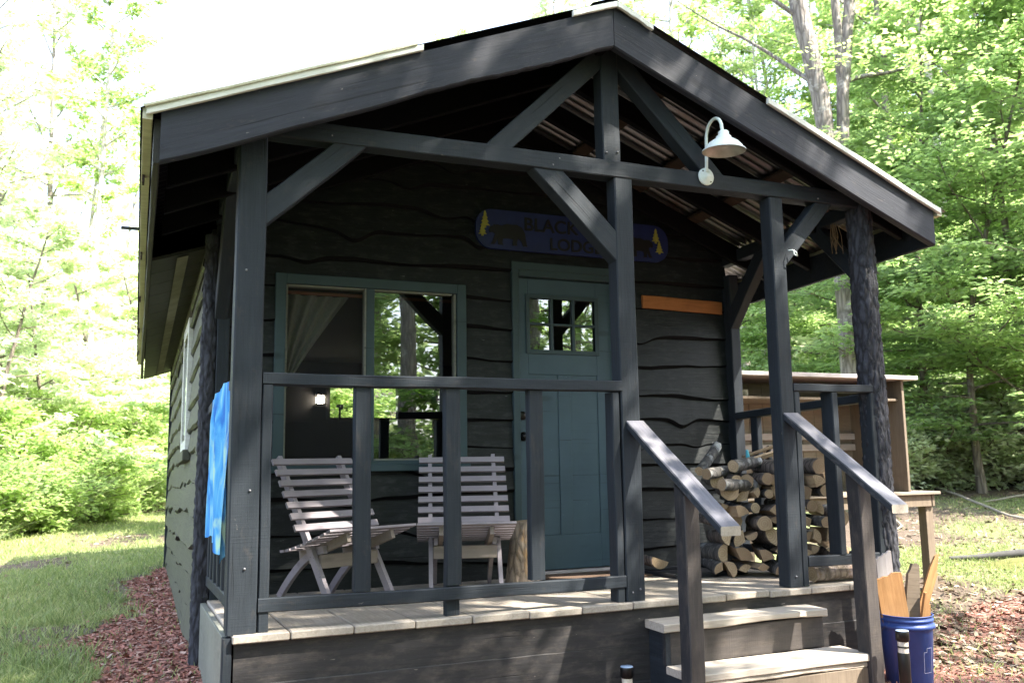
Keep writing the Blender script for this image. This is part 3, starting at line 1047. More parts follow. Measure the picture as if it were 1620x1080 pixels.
yo, yi = W0 - .052, W0 + .03
gx = [(.470, .972), (1.028, 1.584)]
gz = (.815, 1.912)
bxs('frame', [((WX0, yo, WZ0), (gx[0][0] - .018, yi, WZ1)), ((gx[1][1] + .018, yo, WZ0), (WX1, yi, WZ1)),
              ((gx[0][0] - .018, yo, gz[1] + .016), (gx[1][1] + .018, yi, WZ1)), ((gx[0][0] - .018, yo, WZ0), (gx[1][1] + .018, yi, gz[0] - .016)),
              ((gx[0][1], yo + .012, gz[0] - .016), (gx[1][0], yi, gz[1] + .016))], 'teal', win)
bxs('sill', [((WX0 - .012, yo - .03, WZ0 - .012), (WX1 + .012, yo - .001, WZ0 + .03))], 'teal', win)
bead = []
for (a, c) in gx:
    bead += [((a - .016, yo + .018, gz[0] - .014), (a - .006, yi - .002, gz[1] + .014)), ((c + .002, yo + .018, gz[0] - .014), (c + .014, yi - .002, gz[1] + .014)) if c > 1.2 else ((c - .012, yo + .006, gz[0] - .014), (c - .002, yi - .002, gz[1] + .014)),
             ((a - .005, yo + .02, gz[1] + .004), (c - .014, yi - .002, gz[1] + .015)), ((a - .005, yo + .02, gz[0] - .015), (c - .014, yi - .002, gz[0] - .004))]
bxs('glazing_bead', bead, 'panel', win, .001)
m = MB()
m.add([S(gx[1][0], W0 - .005, gz[0]), S(gx[1][1], W0 - .005, gz[0]), S(gx[1][1], W0 - .005, gz[1]), S(gx[1][0], W0 - .005, gz[1])], [(0, 1, 2, 3)])
m.build('pane', 'glass', win)
m = MB()
m.add([S(gx[0][0], W0 - .005, gz[0]), S(gx[0][1], W0 - .005, gz[0]), S(gx[0][1], W0 - .005, gz[1]), S(gx[0][0], W0 - .005, gz[1])], [(0, 1, 2, 3)])
m.build('insect_screen', 'screen', win)
# side window of the left wall: white casing
sw = bpy.data.objects.new('window', None)
sw.empty_display_size = .1
COL.objects.link(sw)
sw.parent = cabin
sw.location = S(0, 3.3, .95) - cabin.location
bxs('frame', [((-.058, 2.95, .95), (-.02, 3.04, 1.95)), ((-.058, 3.6, .95), (-.02, 3.69, 1.95)), ((-.058, 3.041, 1.86), (-.02, 3.599, 1.95)), ((-.058, 3.041, .95), (-.02, 3.599, 1.03))], 'trim_white', sw)
bxs('pane', [((-.046, 3.041, 1.031), (-.04, 3.599, 1.859))], 'glass', sw, .0)
bxs('sill', [((-.075, 2.9, .87), (-.02, 3.74, .948))], 'siding_left', sw)

# -- door
door = bpy.data.objects.new('door', None)
door.empty_display_size = .1
COL.objects.link(door)
door.parent = cabin
door.location = S(2.43, W0, 0) - cabin.location
bxs('door_frame', [((DX0, W0 - .055, 0.002), (2.062, W0 + .08, DZ1)), ((2.838, W0 - .055, 0.002), (DX1 - .012, W0 + .08, DZ1)), ((2.063, W0 - .055, 2.086), (2.837, W0 + .08, DZ1)),
                  ((DX0 - .006, W0 - .062, 2.13), (DX1, W0 - .056, 2.185))], 'teal', door)
bxs('threshold', [((2.063, W0 - .07, .002), (2.837, W0 + .06, .028))], 'plyedge', door)
lx0, lx1, ly = 2.066, 2.834, W0 - .012
gx0, gx1, gz0, gz1 = 2.158, 2.682, 1.568, 1.938
pz0, pz1 = .27, 1.392
leaf = [((lx0, ly, .036), (gx0 - .012, ly + .045, 2.082)), ((gx1 + .012, ly, .036), (lx1, ly + .045, 2.082)), ((gx0 - .0115, ly, gz1 + .012), (gx1 + .0115, ly + .045, 2.082)),
        ((gx0 - .0115, ly, pz1), (gx1 + .0115, ly + .045, gz0 - .012)), ((gx0 - .0115, ly, .036), (gx1 + .0115, ly + .045, pz0)),
        ((2.376, ly, pz0 + .0005), (2.474, ly + .045, pz1 - .0005)),
        ((gx0 - .0115, ly + .006, pz0 + .0005), (2.3755, ly + .04, pz1 - .0005)), ((2.4745, ly + .006, pz0 + .0005), (gx1 + .0115, ly + .04, pz1 - .0005))]
bxs('leaf', leaf, 'door_teal', door, .002)
mf = [((gx0 - .03, ly - .012, gz0 - .03), (gx0, ly - .0005, gz1 + .03)), ((gx1, ly - .012, gz0 - .03), (gx1 + .03, ly - .0005, gz1 + .03)),
      ((gx0 + .0005, ly - .012, gz1), (gx1 - .0005, ly - .0005, gz1 + .03)), ((gx0 + .0005, ly - .012, gz0 - .03), (gx1 - .0005, ly - .0005, gz0))]
w3 = (gx1 - gx0) / 3
for k in (1, 2):
    mf.append(((gx0 + k * w3 - .009, ly - .010, gz0 + .0005), (gx0 + k * w3 + .009, ly + .008, gz1 - .0005)))
zc = (gz0 + gz1) / 2
for k in range(3):
    mf.append(((gx0 + k * w3 + (.0095 if k else .0005), ly - .009, zc - .008), (gx0 + (k + 1) * w3 - (.0095 if k < 2 else .0005), ly + .008, zc + .008)))
bxs('window_grille', mf, 'teal', door, .002)
m = MB()
m.add([S(gx0 - .01, ly + .012, gz0 - .01), S(gx1 + .01, ly + .012, gz0 - .01), S(gx1 + .01, ly + .012, gz1 + .01), S(gx0 - .01, ly + .012, gz1 + .01)], [(0, 1, 2, 3)])
m.build('pane', 'glass', door)


def turned(name, x, y, z, prof, mat, parent):
    """lathe about the -y axis"""
    m = MB()
    m.lathe(prof, 20)
    vs = [Vector((p[0], -p[2], p[1])) for p in m.v]
    o = S(x, y, z)
    m.v = [tuple(o + p) for p in vs]
    return m.build(name, mat, parent, loc=o)


turned('door_knob', 2.098, ly, .953, [(.001, .0), (.032, .0), (.032, .008), (.012, .012), (.012, .03), (.026, .038), (.029, .05), (.024, .064), (.001, .068)], 'knob', door)
turned('deadbolt', 2.092, ly, 1.098, [(.001, 0), (.03, 0), (.03, .012), (.024, .02), (.001, .02)], 'knob', door)

# ------------------------------------------------------------------ cedar board, sign, lamp
o = member('cedar_board', S(3.075, W0 - .044, 1.957), S(3.79, W0 - .044, 1.945), .022, .098, 'cedar', None, side=(0, 1, 0))
tag(o, 'bright orange cedar board nailed to the black wall right of the door', 'board')

sign = empty('porch_sign', S(2.52, W0 - .05, 2.40), 'navy blue carved sign above the door with black bears, yellow pines and lettering', 'sign')
ys_ = W0 - .052


def rounded(x0, x1, z0, z1, r, n=10):
    pts = []
    for cx, cz, a0 in ((x1 - r, z1 - r, 0), (x0 + r, z1 - r, 90), (x0 + r, z0 + r, 180), (x1 - r, z0 + r, 270)):
        for i in range(n + 1):
            a = math.radians(a0 + 90 * i / n)
            pts.append((cx + r * math.cos(a), cz + r * math.sin(a)))
    return pts


def flat_poly(name, poly, y, th, mat, parent):
    m = MB()
    m.prism(poly, y - th, y)
    return m.build(name, mat, parent, shear=True)


flat_poly('board', rounded(1.735, 3.305, 2.262, 2.545, .12), ys_ + .002, .024, 'navy', sign)
yf = ys_ - .022


def pine_poly(cx, z0, h, w):
    t = []
    lv = 4
    r = []
    for i in range(lv):
        zt = z0 + h * (.14 + .86 * (i) / lv)
        ww = w * (1 - i / (lv + .3))
        r.append((cx + ww / 2, zt))
        r.append((cx + ww * .22, zt + h * .86 / lv * .72))
    left = [(2 * cx - x, z) for x, z in r[::-1]]
    return [(cx + .008, z0), (cx + .008, z0 + h * .14)] + r + [(cx, z0 + h)] + left + [(cx - .008, z0 + h * .14), (cx - .008, z0)]


for cx, z0, h, w in ((1.802, 2.405, .125, .072), (1.782, 2.345, .095, .062), (3.195, 2.405, .115, .072), (3.222, 2.325, .095, .07)):
    flat_poly('pine_emblem', pine_poly(cx, z0, h, w), yf, .006 + (.002 if z0 < 2.4 else 0), 'sign_yellow', sign)
bear = [(-.14, .035), (-.15, .06), (-.135, .082), (-.115, .086), (-.11, .1), (-.098, .094), (-.08, .098), (-.05, .092), (-.01, .108), (.03, .104), (.07, .108), (.11, .09), (.135, .05),
        (.14, .01), (.148, -.035), (.155, -.045), (.12, -.047), (.105, -.01), (.08, .008), (.07, -.02), (.072, -.045), (.035, -.045), (.04, .0), (.0, .004), (-.04, -.002), (-.045, -.03), (-.035, -.046),
        (-.075, -.046), (-.08, .0), (-.095, -.03), (-.105, -.047), (-.135, -.047), (-.118, -.02), (-.1, .03), (-.118, .04)]
flat_poly('bear_emblem', [(1.975 + x * .98, 2.338 + z) for x, z in bear], yf, .005, 'sign_black', sign)
flat_poly('bear_emblem', [(3.052 - x * .78, 2.335 + z * .95) for x, z in bear][::-1], yf, .005, 'sign_black', sign)


def text_mesh(name, body, cx, z0, height, width, parent, mat, y, align='CENTER'):
    cu = bpy.data.curves.new(name, 'FONT')
    cu.body = body
    cu.size = 1
    cu.extrude = .04
    cu.offset = .018
    cu.align_x = 'LEFT'
    to = bpy.data.objects.new(name, cu)
    COL.objects.link(to)
    dg = bpy.context.evaluated_depsgraph_get()
    me = bpy.data.meshes.new_from_object(to.evaluated_get(dg))
    bpy.data.objects.remove(to)
    bpy.data.curves.remove(cu)
    co = np.empty(len(me.vertices) * 3, np.float32)
    me.vertices.foreach_get('co', co)
    co = co.reshape(-1, 3)
    mn, mx_ = co.min(0), co.max(0)
    u = (co[:, 0] - mn[0]) / (mx_[0] - mn[0]) * width - width / 2
    v = (co[:, 1] - mn[1]) / (mx_[1] - mn[1]) * height
    w = (co[:, 2] - mn[2]) / (mx_[2] - mn[2]) * .005
    p = wm_chain(parent).translation
    out = np.stack([cx + u, y - w, z0 + v + SH * y], 1) - np.array(p)
    me.vertices.foreach_set('co', out.astype(np.float32).ravel())
    me.materials.clear()
    me.materials.append(M[mat])
    me.polygons.foreach_set('material_index', [0] * len(me.polygons))
    me.update()
    o = bpy.data.objects.new(name, me)
    COL.objects.link(o)
    o.parent = parent
    return o


text_mesh('lettering', 'BLACK BEAR', 2.505, 2.410, .098, .80, sign, 'sign_black', yf)
text_mesh('lettering', 'LODGE', 2.515, 2.283, .092, .42, sign, 'sign_black', yf)

lamp = empty('barn_lamp', (2.6, 0, 2.352), 'pale green-white gooseneck barn lamp mounted on the porch tie beam', 'lamp')
m = MB()
m.lathe([(.001, .0), (.052, .0), (.052, .008), (.047, .014), (.022, .018), (.016, .026), (.001, .027)], 32)
m.v = [(2.6 + p[0], -p[2] - .0005, 2.352 + p[1]) for p in m.v]
m.build('wall_plate', 'lamp_white', lamp)
sc = MB()
for a in (2.3, -.9):
    sc.tube([(2.6 + .04 * math.cos(a), -.01, 2.352 + .04 * math.sin(a)), (2.6 + .04 * math.cos(a), -.0165, 2.352 + .04 * math.sin(a))], .005, 8)
sc.build('screw', 'dark_metal', lamp)
pts = [(2.594, -.014, 2.375), (2.594, -.022, 2.40), (2.594, -.028, 2.50), (2.594, -.034, 2.585)]
for i in range(0, 10):
    a = math.radians(180 - i * 20)
    pts.append((2.596, -.106 + .072 * -math.cos(a) * -1 * -1, 2.585 + .072 * math.sin(a)))
pts = pts[:4] + [(2.597, -.106 + .072 * math.cos(math.radians(k)), 2.588 + .075 * math.sin(math.radians(k))) for k in range(15, 181, 15)] + [(2.6, -.179, 2.565)]
m = MB().tube(pts, .0095, 12)
m.build('gooseneck', 'lamp_white', lamp)
cxl, cyl, czl = 2.602, -.182, 2.452
prof = [(.001, .115), (.022, .113), (.03, .106), (.031, .088), (.042, .080), (.046, .066), (.062, .058), (.085, .042), (.103, .022), (.112, .006), (.1215, .0), (.1215, -.006)]
m = MB()
m.lathe(prof, 48, (0, 0, 0))
inner = [(.1205, -.006), (.111, .002), (.10, .018), (.082, .037), (.058, .052), (.03, .06), (.001, .061)]
m2 = MB()
m2.lathe(inner, 48, (0, 0, 0), 1)
m.add(m2.v, m2.f, 1, True)
tilt = Matrix.Translation((cxl, cyl, czl)) @ Matrix.Rotation(math.radians(2), 4, 'X')
m.v = [tuple(tilt @ Vector(p)) for p in m.v]
m.build('shade', ['lamp_white', 'lamp_inside'], lamp)
MB().lathe([(.001, .03), (.018, .03), (.02, .05), (.02, .06)], 20, (cxl, cyl, czl)).build('bulb_socket', 'lamp_inside', lamp)

# ------------------------------------------------------------------ curtain, lantern inside
cur = MB()
rows, cols = 24, 40
vs = []
for i in range(rows + 1):
    t = i / rows                       # 0 top .. 1 tie
    z = 1.90 - t * 0.62
    wd = .40 * (1 - t) ** 1.15 + .035
    for k in range(cols + 1):
        s = k / cols
        fold = math.sin(s * 26 + t * 2) * .022 * (1 - .5 * t)
        vs.append(S(.462 + s * wd, W0 + .14 + fold, z))
fs = [(i * (cols + 1) + k, i * (cols + 1) + k + 1, (i + 1) * (cols + 1) + k + 1, (i + 1) * (cols + 1) + k) for i in range(rows) for k in range(cols)]
cur.add(vs, fs, 0, True)
o = cur.build('curtain', 'curtain', None, loc=S(.46, W0 + .14, 1.3))
tag(o, 'sage green curtain drawn to one side behind the left window opening', 'curtain')
o = MB().tube([S(.44, W0 + .12, 1.908), S(1.64, W0 + .12, 1.908)], .012, 10).build('curtain_rod', 'rod', None, loc=S(.44, W0 + .12, 1.908))
tag(o, 'reddish curtain rod across the top inside the front window', 'curtain rod')
lan = empty('wall_lantern', S(1.70, 6.98, 1.72), 'small lit lantern glowing on the far wall inside the cabin', 'lantern')
m = MB()
for dx in (-.07, 0, .07):
    m.box((1.70 + dx * .75 - .006, 6.91, 1.70), (1.70 + dx * .75 + .006, 6.925, 1.81), 0, 0)
m.box((1.635, 6.90, 1.69), (1.765, 7.05, 1.70), 0, 0).box((1.635, 6.90, 1.81), (1.765, 7.05, 1.825), 0, 0)
m.build('cage', 'dark_metal', lan, shear=True)
MB().box((1.655, 6.93, 1.71), (1.745, 7.03, 1.80), 0, .01).build('glow_glass', 'glow', lan, shear=True)

rw = bpy.data.objects.new('window', None)
rw.empty_display_size = .1
COL.objects.link(rw)
rw.parent = cabin
rw.location = S(2.27, 7.1, 1.52) - cabin.location
bxs('frame', [((1.79, 7.03, 1.50), (1.835, 7.15, 1.98)), ((2.715, 7.03, 1.50), (2.76, 7.15, 1.98)), ((1.8355, 7.03, 1.50), (2.7145, 7.15, 1.54)), ((1.8355, 7.03, 1.935), (2.7145, 7.15, 1.98)), ((2.26, 7.06, 1.5405), (2.29, 7.12, 1.9345))], 'room', rw)
fa = empty('kitchen_faucet', S(1.93, 6.9, 1.46), 'dark kitchen faucet silhouetted against the rear window inside', 'faucet')
m = MB().tube([S(1.93, 6.9, 1.46), S(1.93, 6.9, 1.62), S(1.93, 6.88, 1.66), S(1.93, 6.83, 1.67), S(1.93, 6.79, 1.65), S(1.93, 6.785, 1.62)], .014, 8)
m.build('spout', 'dark_metal', fa)
MB().box((1.89, 6.87, 1.655), (1.97, 6.93, 1.69), 0, .004).build('filter_head', 'dark_metal', fa, shear=True)
o = MB().box((1.0, 6.6, .0), (3.2, 7.03, 1.455), 0, .01).build('kitchen_counter', 'room', None, loc=S(2.1, 6.8, 0), shear=True)
tag(o, 'dark kitchen counter below the rear window inside', 'counter')

# ------------------------------------------------------------------ chairs
def make_chair(loc, rz, label):
    root = empty('slatted_chair', loc, label, 'chair', 'folding slatted chairs on the porch', rz)
    hw = .275
    root.scale = (1, 1, .94)
    # back stile line: top (y=.37, z=.83) to front foot (y=-.17, z=0); front is -y
    T, Bt = Vector((0, .36, .825)), Vector((0, -.20, 0))
    dirv = (Bt - T)

    def onst(z):
        return T + dirv * ((T.z - z) / T.z)

    def strip(m, pts, w, th, x, mi=0):
        """flat bar following pts (y,z), thickness th in x, width w in plane"""
        n = len(pts)
        vs = []
        for i, p in enumerate(pts):
            a, c = Vector(pts[max(0, i - 1)]), Vector(pts[min(n - 1, i + 1)])
            d = (c - a).normalized()
            nn = Vector((-d.y, d.x))
            q = Vector(p)
            for sx, sn in ((-1, -1), (1, -1), (1, 1), (-1, 1)):
                e = q + nn * (w / 2 * sn)
                vs.append((x + sx * th / 2, e.x, e.y))
        fs = []
        for i in range(n - 1):
            for k in range(4):
                fs.append((i * 4 + k, i * 4 + (k + 1) % 4, i * 4 + 4 + (k + 1) % 4, i * 4 + 4 + k))
        m.add(vs, fs, mi)
        m.add(vs[:4], [(3, 2, 1, 0)], mi)
        m.add(vs[-4:], [(0, 1, 2, 3)], mi)
    for sx in (-1, 1):
        x = sx * .205
        m = MB()
        strip(m, [(T.y + .012, T.z + .025), tuple(onst(.6).yz), tuple(onst(.3).yz), (Bt.y, Bt.z)], .05, .024, x)
        m.local('leg', 'chair', root)
        m = MB()
        pts = []
        for i in range(9):
            t = i / 8
            y = -.09 + .47 * t
            z = .315 * (1 - t ** 1.7)
            pts.append((y, z + .004 * 0))
        pts[-1] = (pts[-1][0], .0)
        strip(m, pts, .045, .024, x - sx * .03)
        m.local('leg', 'chair', root)
        m = MB()
        pts = [(.20 - .47 * i / 8, .262 + .135 * (i / 8) ** 1.25) for i in range(9)]
        strip(m, pts, .058, .024, x - sx * .058)
        m.local('seat_runner', 'chair_tan', root)
    m = MB()
    dn = dirv.normalized()
    nrm = Vector((0, -dn.z, dn.y)) * -1
    nrm = Vector((0, dn.z, -dn.y))     # forward side of the stile
    if nrm.y > 0:
        nrm = -nrm
    for i in range(7):
        z = .805 - i * .0645
        c = onst(z) + nrm * .033
        w = hw * (1 + .004 * i)
        vs = []
        for sx in (-1, 1):
            for a, e in ((-.0205, -.008), (.0205, -.008), (.0205, .008), (-.0205, .008)):
                p = c + dn * a + nrm * e
                vs.append((sx * w, p.y, p.z))
        m.add(vs, [(0, 1, 2, 3), (7, 6, 5, 4), (0, 4, 5, 1), (1, 5, 6, 2), (2, 6, 7, 3), (3, 7, 4, 0)])
    m.local('backrest', 'chair', root)
    m = MB()
    ns = 9
    for i in range(ns):
        t = i / (ns - 1)
        y = .175 - .46 * t
        z = .262 + .135 * t ** 1.25 + .036
        dz = .135 * 1.25 * max(.02, t) ** .25 / -.46
        d = Vector((0, 1, dz * 1.0)).normalized()
        nn = Vector((0, -d.z, d.y))
        w = hw + .012
        vs = []
        for sx in (-1, 1):
            for a, e in ((-.021, -.007), (.021, -.007), (.021, .007), (-.021, .007)):
                p = Vector((0, y, z)) + d * a + nn * e
                vs.append((sx * w, p.y, p.z))
        m.add(vs, [(0, 1, 2, 3), (7, 6, 5, 4), (0, 4, 5, 1), (1, 5, 6, 2), (2, 6, 7, 3), (3, 7, 4, 0)])
    m.local('seat', 'chair', root)
    m = MB()
    m.box((-.19, -.075, .205), (.19, -.055, .285)).box((-.19, .03, .225), (.19, .05, .27))
    m.local('stretcher', 'chair_tan', root)
    return root


c1 = make_chair(S(.715, .98, .004), math.radians(22), 'grey slatted chair under the window, turned sideways at the left railing')
c2 = make_chair(S(1.465, 1.02, .004), math.radians(-17), 'grey slatted chair beside the log stump, facing the front steps')

# stump
sx0, sy0 = 1.90, 1.16
m = MB()
nseg, nrow = 40, 30
vs = []
for i in range(nrow + 1):
    t = i / nrow
    r = .098 - .024 * t + .012 * (1 - t) ** 3
    for k in range(nseg):
        a = 2 * math.pi * k / nseg
        d = .006 * mnoise.noise(Vector((math.cos(a) * 5, math.sin(a) * 5, t * 6))) + .004 * mnoise.noise(Vector((math.cos(a) * 14, math.sin(a) * 14, t * 18)))
        vs.append(S(sx0 + .012 * t + (r + d) * math.cos(a), sy0 + (r + d) * math.sin(a), t * (.392 + .006 * math.cos(a))))
fs = [(i * nseg + k, i * nseg + (k + 1) % nseg, (i + 1) * nseg + (k + 1) % nseg, (i + 1) * nseg + k) for i in range(nrow) for k in range(nseg)]
m.add(vs, fs, 0, True)
m.add(vs[-nseg:], [tuple(range(nseg))], 1)
o = m.build('log_stump', ['bark_stump', 'cut'], None, loc=S(sx0, sy0, 0))
tag(o, 'upright mottled brown log used as a side table between chair and door', 'stump')

# mats
o = MB().box((2.10, 1.02, .002), (2.78, 1.47, .016), 0, .005).build('door_mat', 'coir', None, loc=S(2.45, 1.25, 0), shear=True)
tag(o, 'flat brown fibre mat lying in front of the teal door', 'mat')
m = MB().box((2.80, .78, .002), (3.36, 1.30, .010), 0, .003)
for a, c in (((2.80, .78, .011), (3.36, .80, .03)), ((2.80, 1.28, .011), (3.36, 1.30, .03)), ((2.80, .801, .011), (2.82, 1.279, .03)), ((3.34, .801, .011), (3.36, 1.279, .03))):
    m.box(a, c, 0, .003)
o = m.build('boot_tray', 'rubber', None, loc=S(3.08, 1.04, 0), shear=True)
tag(o, 'black rubber boot tray on the deck in front of the firewood stack', 'tray')

# ------------------------------------------------------------------ firewood
FG = 'firewood stacked on the porch'
ORD = ['bottom', 'second', 'third', 'fourth', 'fifth', 'sixth', 'seventh', 'top']
NUM = ['leftmost', 'second', 'third', 'fourth', 'fifth', 'sixth', 'seventh', 'eighth', 'ninth', 'tenth']
log_cache = {}


def firewood(x, y, z, r, L, yaw, pitch, kind, label, mats=('bark_log', 'cut'), name='firewood_log', rnd=random):
    """log axis is local X, starting at (x,y,z)"""
    m = MB()
    n = 14
    if kind == 'round':
        sec = [(r * (1 + .07 * rnd.uniform(-1, 1)) * math.cos(2 * math.pi * k / n), r * (1 + .07 * rnd.uniform(-1, 1)) * math.sin(2 * math.pi * k / n), 0) for k in range(n)]
    else:
        ang = rnd.uniform(0, 6.28)
        span = rnd.choice([math.pi, math.pi * .62, math.pi * .5])
        R = r * (1.25 if span > 3 else 1.55)
        arc = [(R * math.cos(a), R * math.sin(a), 0) for a in [span * i / 8 for i in range(9)]]
        if span < 3:
            arc.append((rnd.uniform(-.1, .1) * r, rnd.uniform(-.1, .1) * r, 1))
        cx = sum(p[0] for p in arc) / len(arc)
        cy = sum(p[1] for p in arc) / len(arc)
        arc = [(p[0] - cx, p[1] - cy, p[2]) for p in arc]
        sec = [(p[0] * math.cos(ang) - p[1] * math.sin(ang), p[0] * math.sin(ang) + p[1] * math.cos(ang), p[2]) for p in arc]
    n = len(sec)
    rows = 7
    vs = []
    bend = rnd.uniform(-.012, .012)
    for i in range(rows + 1):
        t = i / rows
        for (a, c, _) in sec:
            k = 1 + .05 * rnd.uniform(-1, 1)
            vs.append((t * L, a * k + bend * math.sin(math.pi * t), c * k))
    for i in range(rows):
        for k in range(n):
            flatf = kind != 'round' and (k >= (8 if len(sec) == 9 else 8))
            m.add([], [])
            m.f.append((i * n + k, i * n + (k + 1) % n, (i + 1) * n + (k + 1) % n, (i + 1) * n + k))
            m.mi.append(1 if flatf else 0)
            m.sm.append(not flatf)
    m.v = vs
    m.f += [tuple(range(n))[::-1], tuple(range(rows * n, rows * n + n))]
    m.mi += [1, 1]
    m.sm += [False, False]
    me = m.mesh(name)
    for mt in mats:
        me.materials.append(M[mt])
    o = bpy.data.objects.new(name, me)
    COL.objects.link(o)
    o.location = S(x, y, z)
    o.rotation_euler = (0, -pitch, yaw)
    return tag(o, label, 'log', FG)


rnd = random.Random(21)
z = 0.0
for row in range(7):
    x = 3.04 + rnd.uniform(-.02, .02) + (.03 if row % 2 else 0)
    hrow = rnd.uniform(.092, .106)
    i = 0
    xmax = 3.70
    while x < xmax:
        r = rnd.choice([rnd.uniform(.027, .04), rnd.uniform(.042, .062)]) if row < 6 else rnd.uniform(.034, .048)
        kind = 'round' if rnd.random() < (.52 if row > 2 else .25) else 'split'
        d = r * 2.04
        yy = .72 - .46 * (x - 2.98) / .84 + rnd.uniform(-.06, .07)
        what = 'round bark-covered log' if kind == 'round' else 'split pale-faced log'
        firewood(x + r, yy, z + max(r * 1.02, hrow / 2) + rnd.uniform(-.006, .01) + .004, r, rnd.uniform(.34, .44), math.radians(70 + rnd.uniform(-15, 15)), math.radians(rnd.uniform(-6, 6)), kind,
                 '%s, %s from the left in the %s layer of the firewood stack' % (what, NUM[min(9, i)], ORD[row]), rnd=rnd,
                 mats=('bark_lichen' if rnd.random() < .3 else 'bark_log', 'cut'))
        x += d + rnd.uniform(-.004, .008)
        i += 1
    z += hrow * .93
ztop = z
firewood(2.98, .66, ztop + .01, .036, .36, math.radians(20), math.radians(4), 'round', 'dark lichen-covered round log lying lengthwise across the stack top at its left end', ('bark_lichen', 'cut'), rnd=rnd)
firewood(3.04, .82, ztop + .03, .034, .34, math.radians(30), math.radians(30), 'round', 'dark branch piece sticking up at a slant from the stack top', ('bark_lichen', 'cut'), rnd=rnd)
firewood(3.16, .62, ztop + .055, .040, .30, math.radians(22), math.radians(5), 'round', 'grey lichen-speckled round log crossing the stack top with its sawn end forward', ('bark_lichen', 'cut'), rnd=rnd)
firewood(3.30, .68, ztop + .085, .020, .33, math.radians(18), math.radians(10), 'split', 'thin pale peeled stick resting on the stack top', ('cut', 'cut'), rnd=rnd)
firewood(3.05, .60, ztop - .06, .038, .34, math.radians(12), math.radians(-2), 'round', 'dark round log laid sideways below the crossing one at the front of the stack', ('bark_lichen', 'cut'), rnd=rnd)
firewood(3.46, .52, ztop + .03, .052, .36, math.radians(75), math.radians(3), 'round', 'thick round brown log topping the right half of the stack', rnd=rnd)
firewood(3.68, .40, ztop + .04, .055, .36, math.radians(76), 0, 'round', 'round log with sawn face at the far right of the stack top', rnd=rnd)
firewood(3.32, .125, .050, .044, .44, math.radians(4), 0, 'round', 'honey-coloured log lying on the deck edge under the right railing', ('bark_stump', 'cut'), rnd=rnd)
firewood(2.80, .98, .050 + .03, .05, .34, math.radians(84), 0, 'split', 'single split log standing apart at the left foot of the stack', rnd=rnd)
firewood(3.45, .9, ztop + .12, .012, .40, math.radians(-20), math.radians(18), 'round', 'thin pale twig poking out of the right side of the stack', ('cut', 'cut'), rnd=rnd)
m = MB().tube([S(3.46, .86, ztop + .06), S(3.465, .86, ztop + .12), S(3.46, .86, ztop + .17)], [.016, .014, .009], 10)
o = m.build('hand_tool', 'turquoise', None, loc=S(3.46, .86, ztop + .06))
o.name = 'hand_tool'
tag(o, 'turquoise plastic handle sticking up behind the firewood', 'tool')

# ------------------------------------------------------------------ towel on the left side rail
m = MB()
rows, cols = 44, 40
vs = []
for i in range(rows + 1):
    t = i / rows
    for k in range(cols + 1):
        s = k / cols
        y = .13 + s * .86
        Lout = .84 - .09 * s - .05 * math.sin(s * 3.1)
        Lin = .36
        u = t * (Lout + Lin + .09)
        fold = (.020 * math.sin(s * 15 + .8 * t + .6 * math.sin(t * 5)) + .010 * math.sin(s * 33 + t * 4)) * min(1, abs(u - Lin) * 4)
        if u < Lin:
            x, zz = .095 + fold * .5, 1.135 - (Lin - u)
        elif u < Lin + .09:
            a = (u - Lin) / .09
            x, zz = .085 - .105 * a + (.01 * (1 - 2 * a)), 1.135 + .012 * math.sin(math.pi * a)
        else:
            dd = u - Lin - .09
            x, zz = -.035 + fold - .012 * math.sin(min(1, dd / .5) * 1.5), 1.135 - dd
        if t > .985:
            zz += .008 * math.sin(s * 23)
        vs.append(S(x + .026, y + .012 * math.sin(t * 4) * (s - .5), zz))
fs = [(i * (cols + 1) + k, i * (cols + 1) + k + 1, (i + 1) * (cols + 1) + k + 1, (i + 1) * (cols + 1) + k) for i in range(rows) for k in range(cols)]
m.add(vs, fs, 0, True)
o = m.build('beach_towel', 'towel', None, loc=S(.03, .5, 1.13))
tag(o, 'bright blue tie-dye towel with pale green streaks hanging over the side railing', 'towel')

# ------------------------------------------------------------------ bucket with scrap wood
bx, byy = 3.655, -.235
bz = gh(bx, byy) - .01
bk = empty('plastic_bucket', (bx, byy, bz), 'blue five gallon plastic bucket full of scrap boards right of the steps', 'bucket')
H = .385
m = MB()
prof = [(.001, .004), (.125, .004), (.130, .010), (.1485, H - .075), (.1495, H - .074), (.163, H - .070), (.163, H - .052), (.151, H - .049), (.1515, H - .034), (.156, H - .032), (.156, H - .022), (.152, H - .02), (.1525, H - .006),
        (.157, H - .004), (.157, H), (.150, H), (.148, H - .01), (.124, .02), (.001, .015)]
m.lathe(prof, 56, (bx, byy, bz))
m.build('pail', 'bucket', bk)
bk.scale = (.93, .93, 1)
pts = []
for i in range(25):
    a = math.pi * i / 24
    pts.append((bx + .166 * math.cos(a) * -1, byy + .17 * math.sin(a) * .9, bz + H - .06 - .13 * math.sin(a)))
MB().tube(pts, .0016, 6).build('wire_handle', 'dead_wood', bk)
# faint white square mark on the side
m = MB()


def on_pail(a, z, e=.0016):
    r = .130 + (.1485 - .130) * (z - .01) / (H - .085) + e
    return (bx + r * math.cos(a), byy + r * math.sin(a), bz + z)


def strip_on(m, a0, z0, a1, z1, w):
    n = 6
    vs = []
    for i in range(n + 1):
        a, z = a0 + (a1 - a0) * i / n, z0 + (z1 - z0) * i / n
        if abs(a1 - a0) > abs(z1 - z0):
            vs += [on_pail(a, z - w / 2), on_pail(a, z + w / 2)]
        else:
            vs += [on_pail(a - w / .28, z), on_pail(a + w / .28, z)]
    m.add(vs, [(2 * i, 2 * i + 1, 2 * i + 3, 2 * i + 2) for i in range(n)])


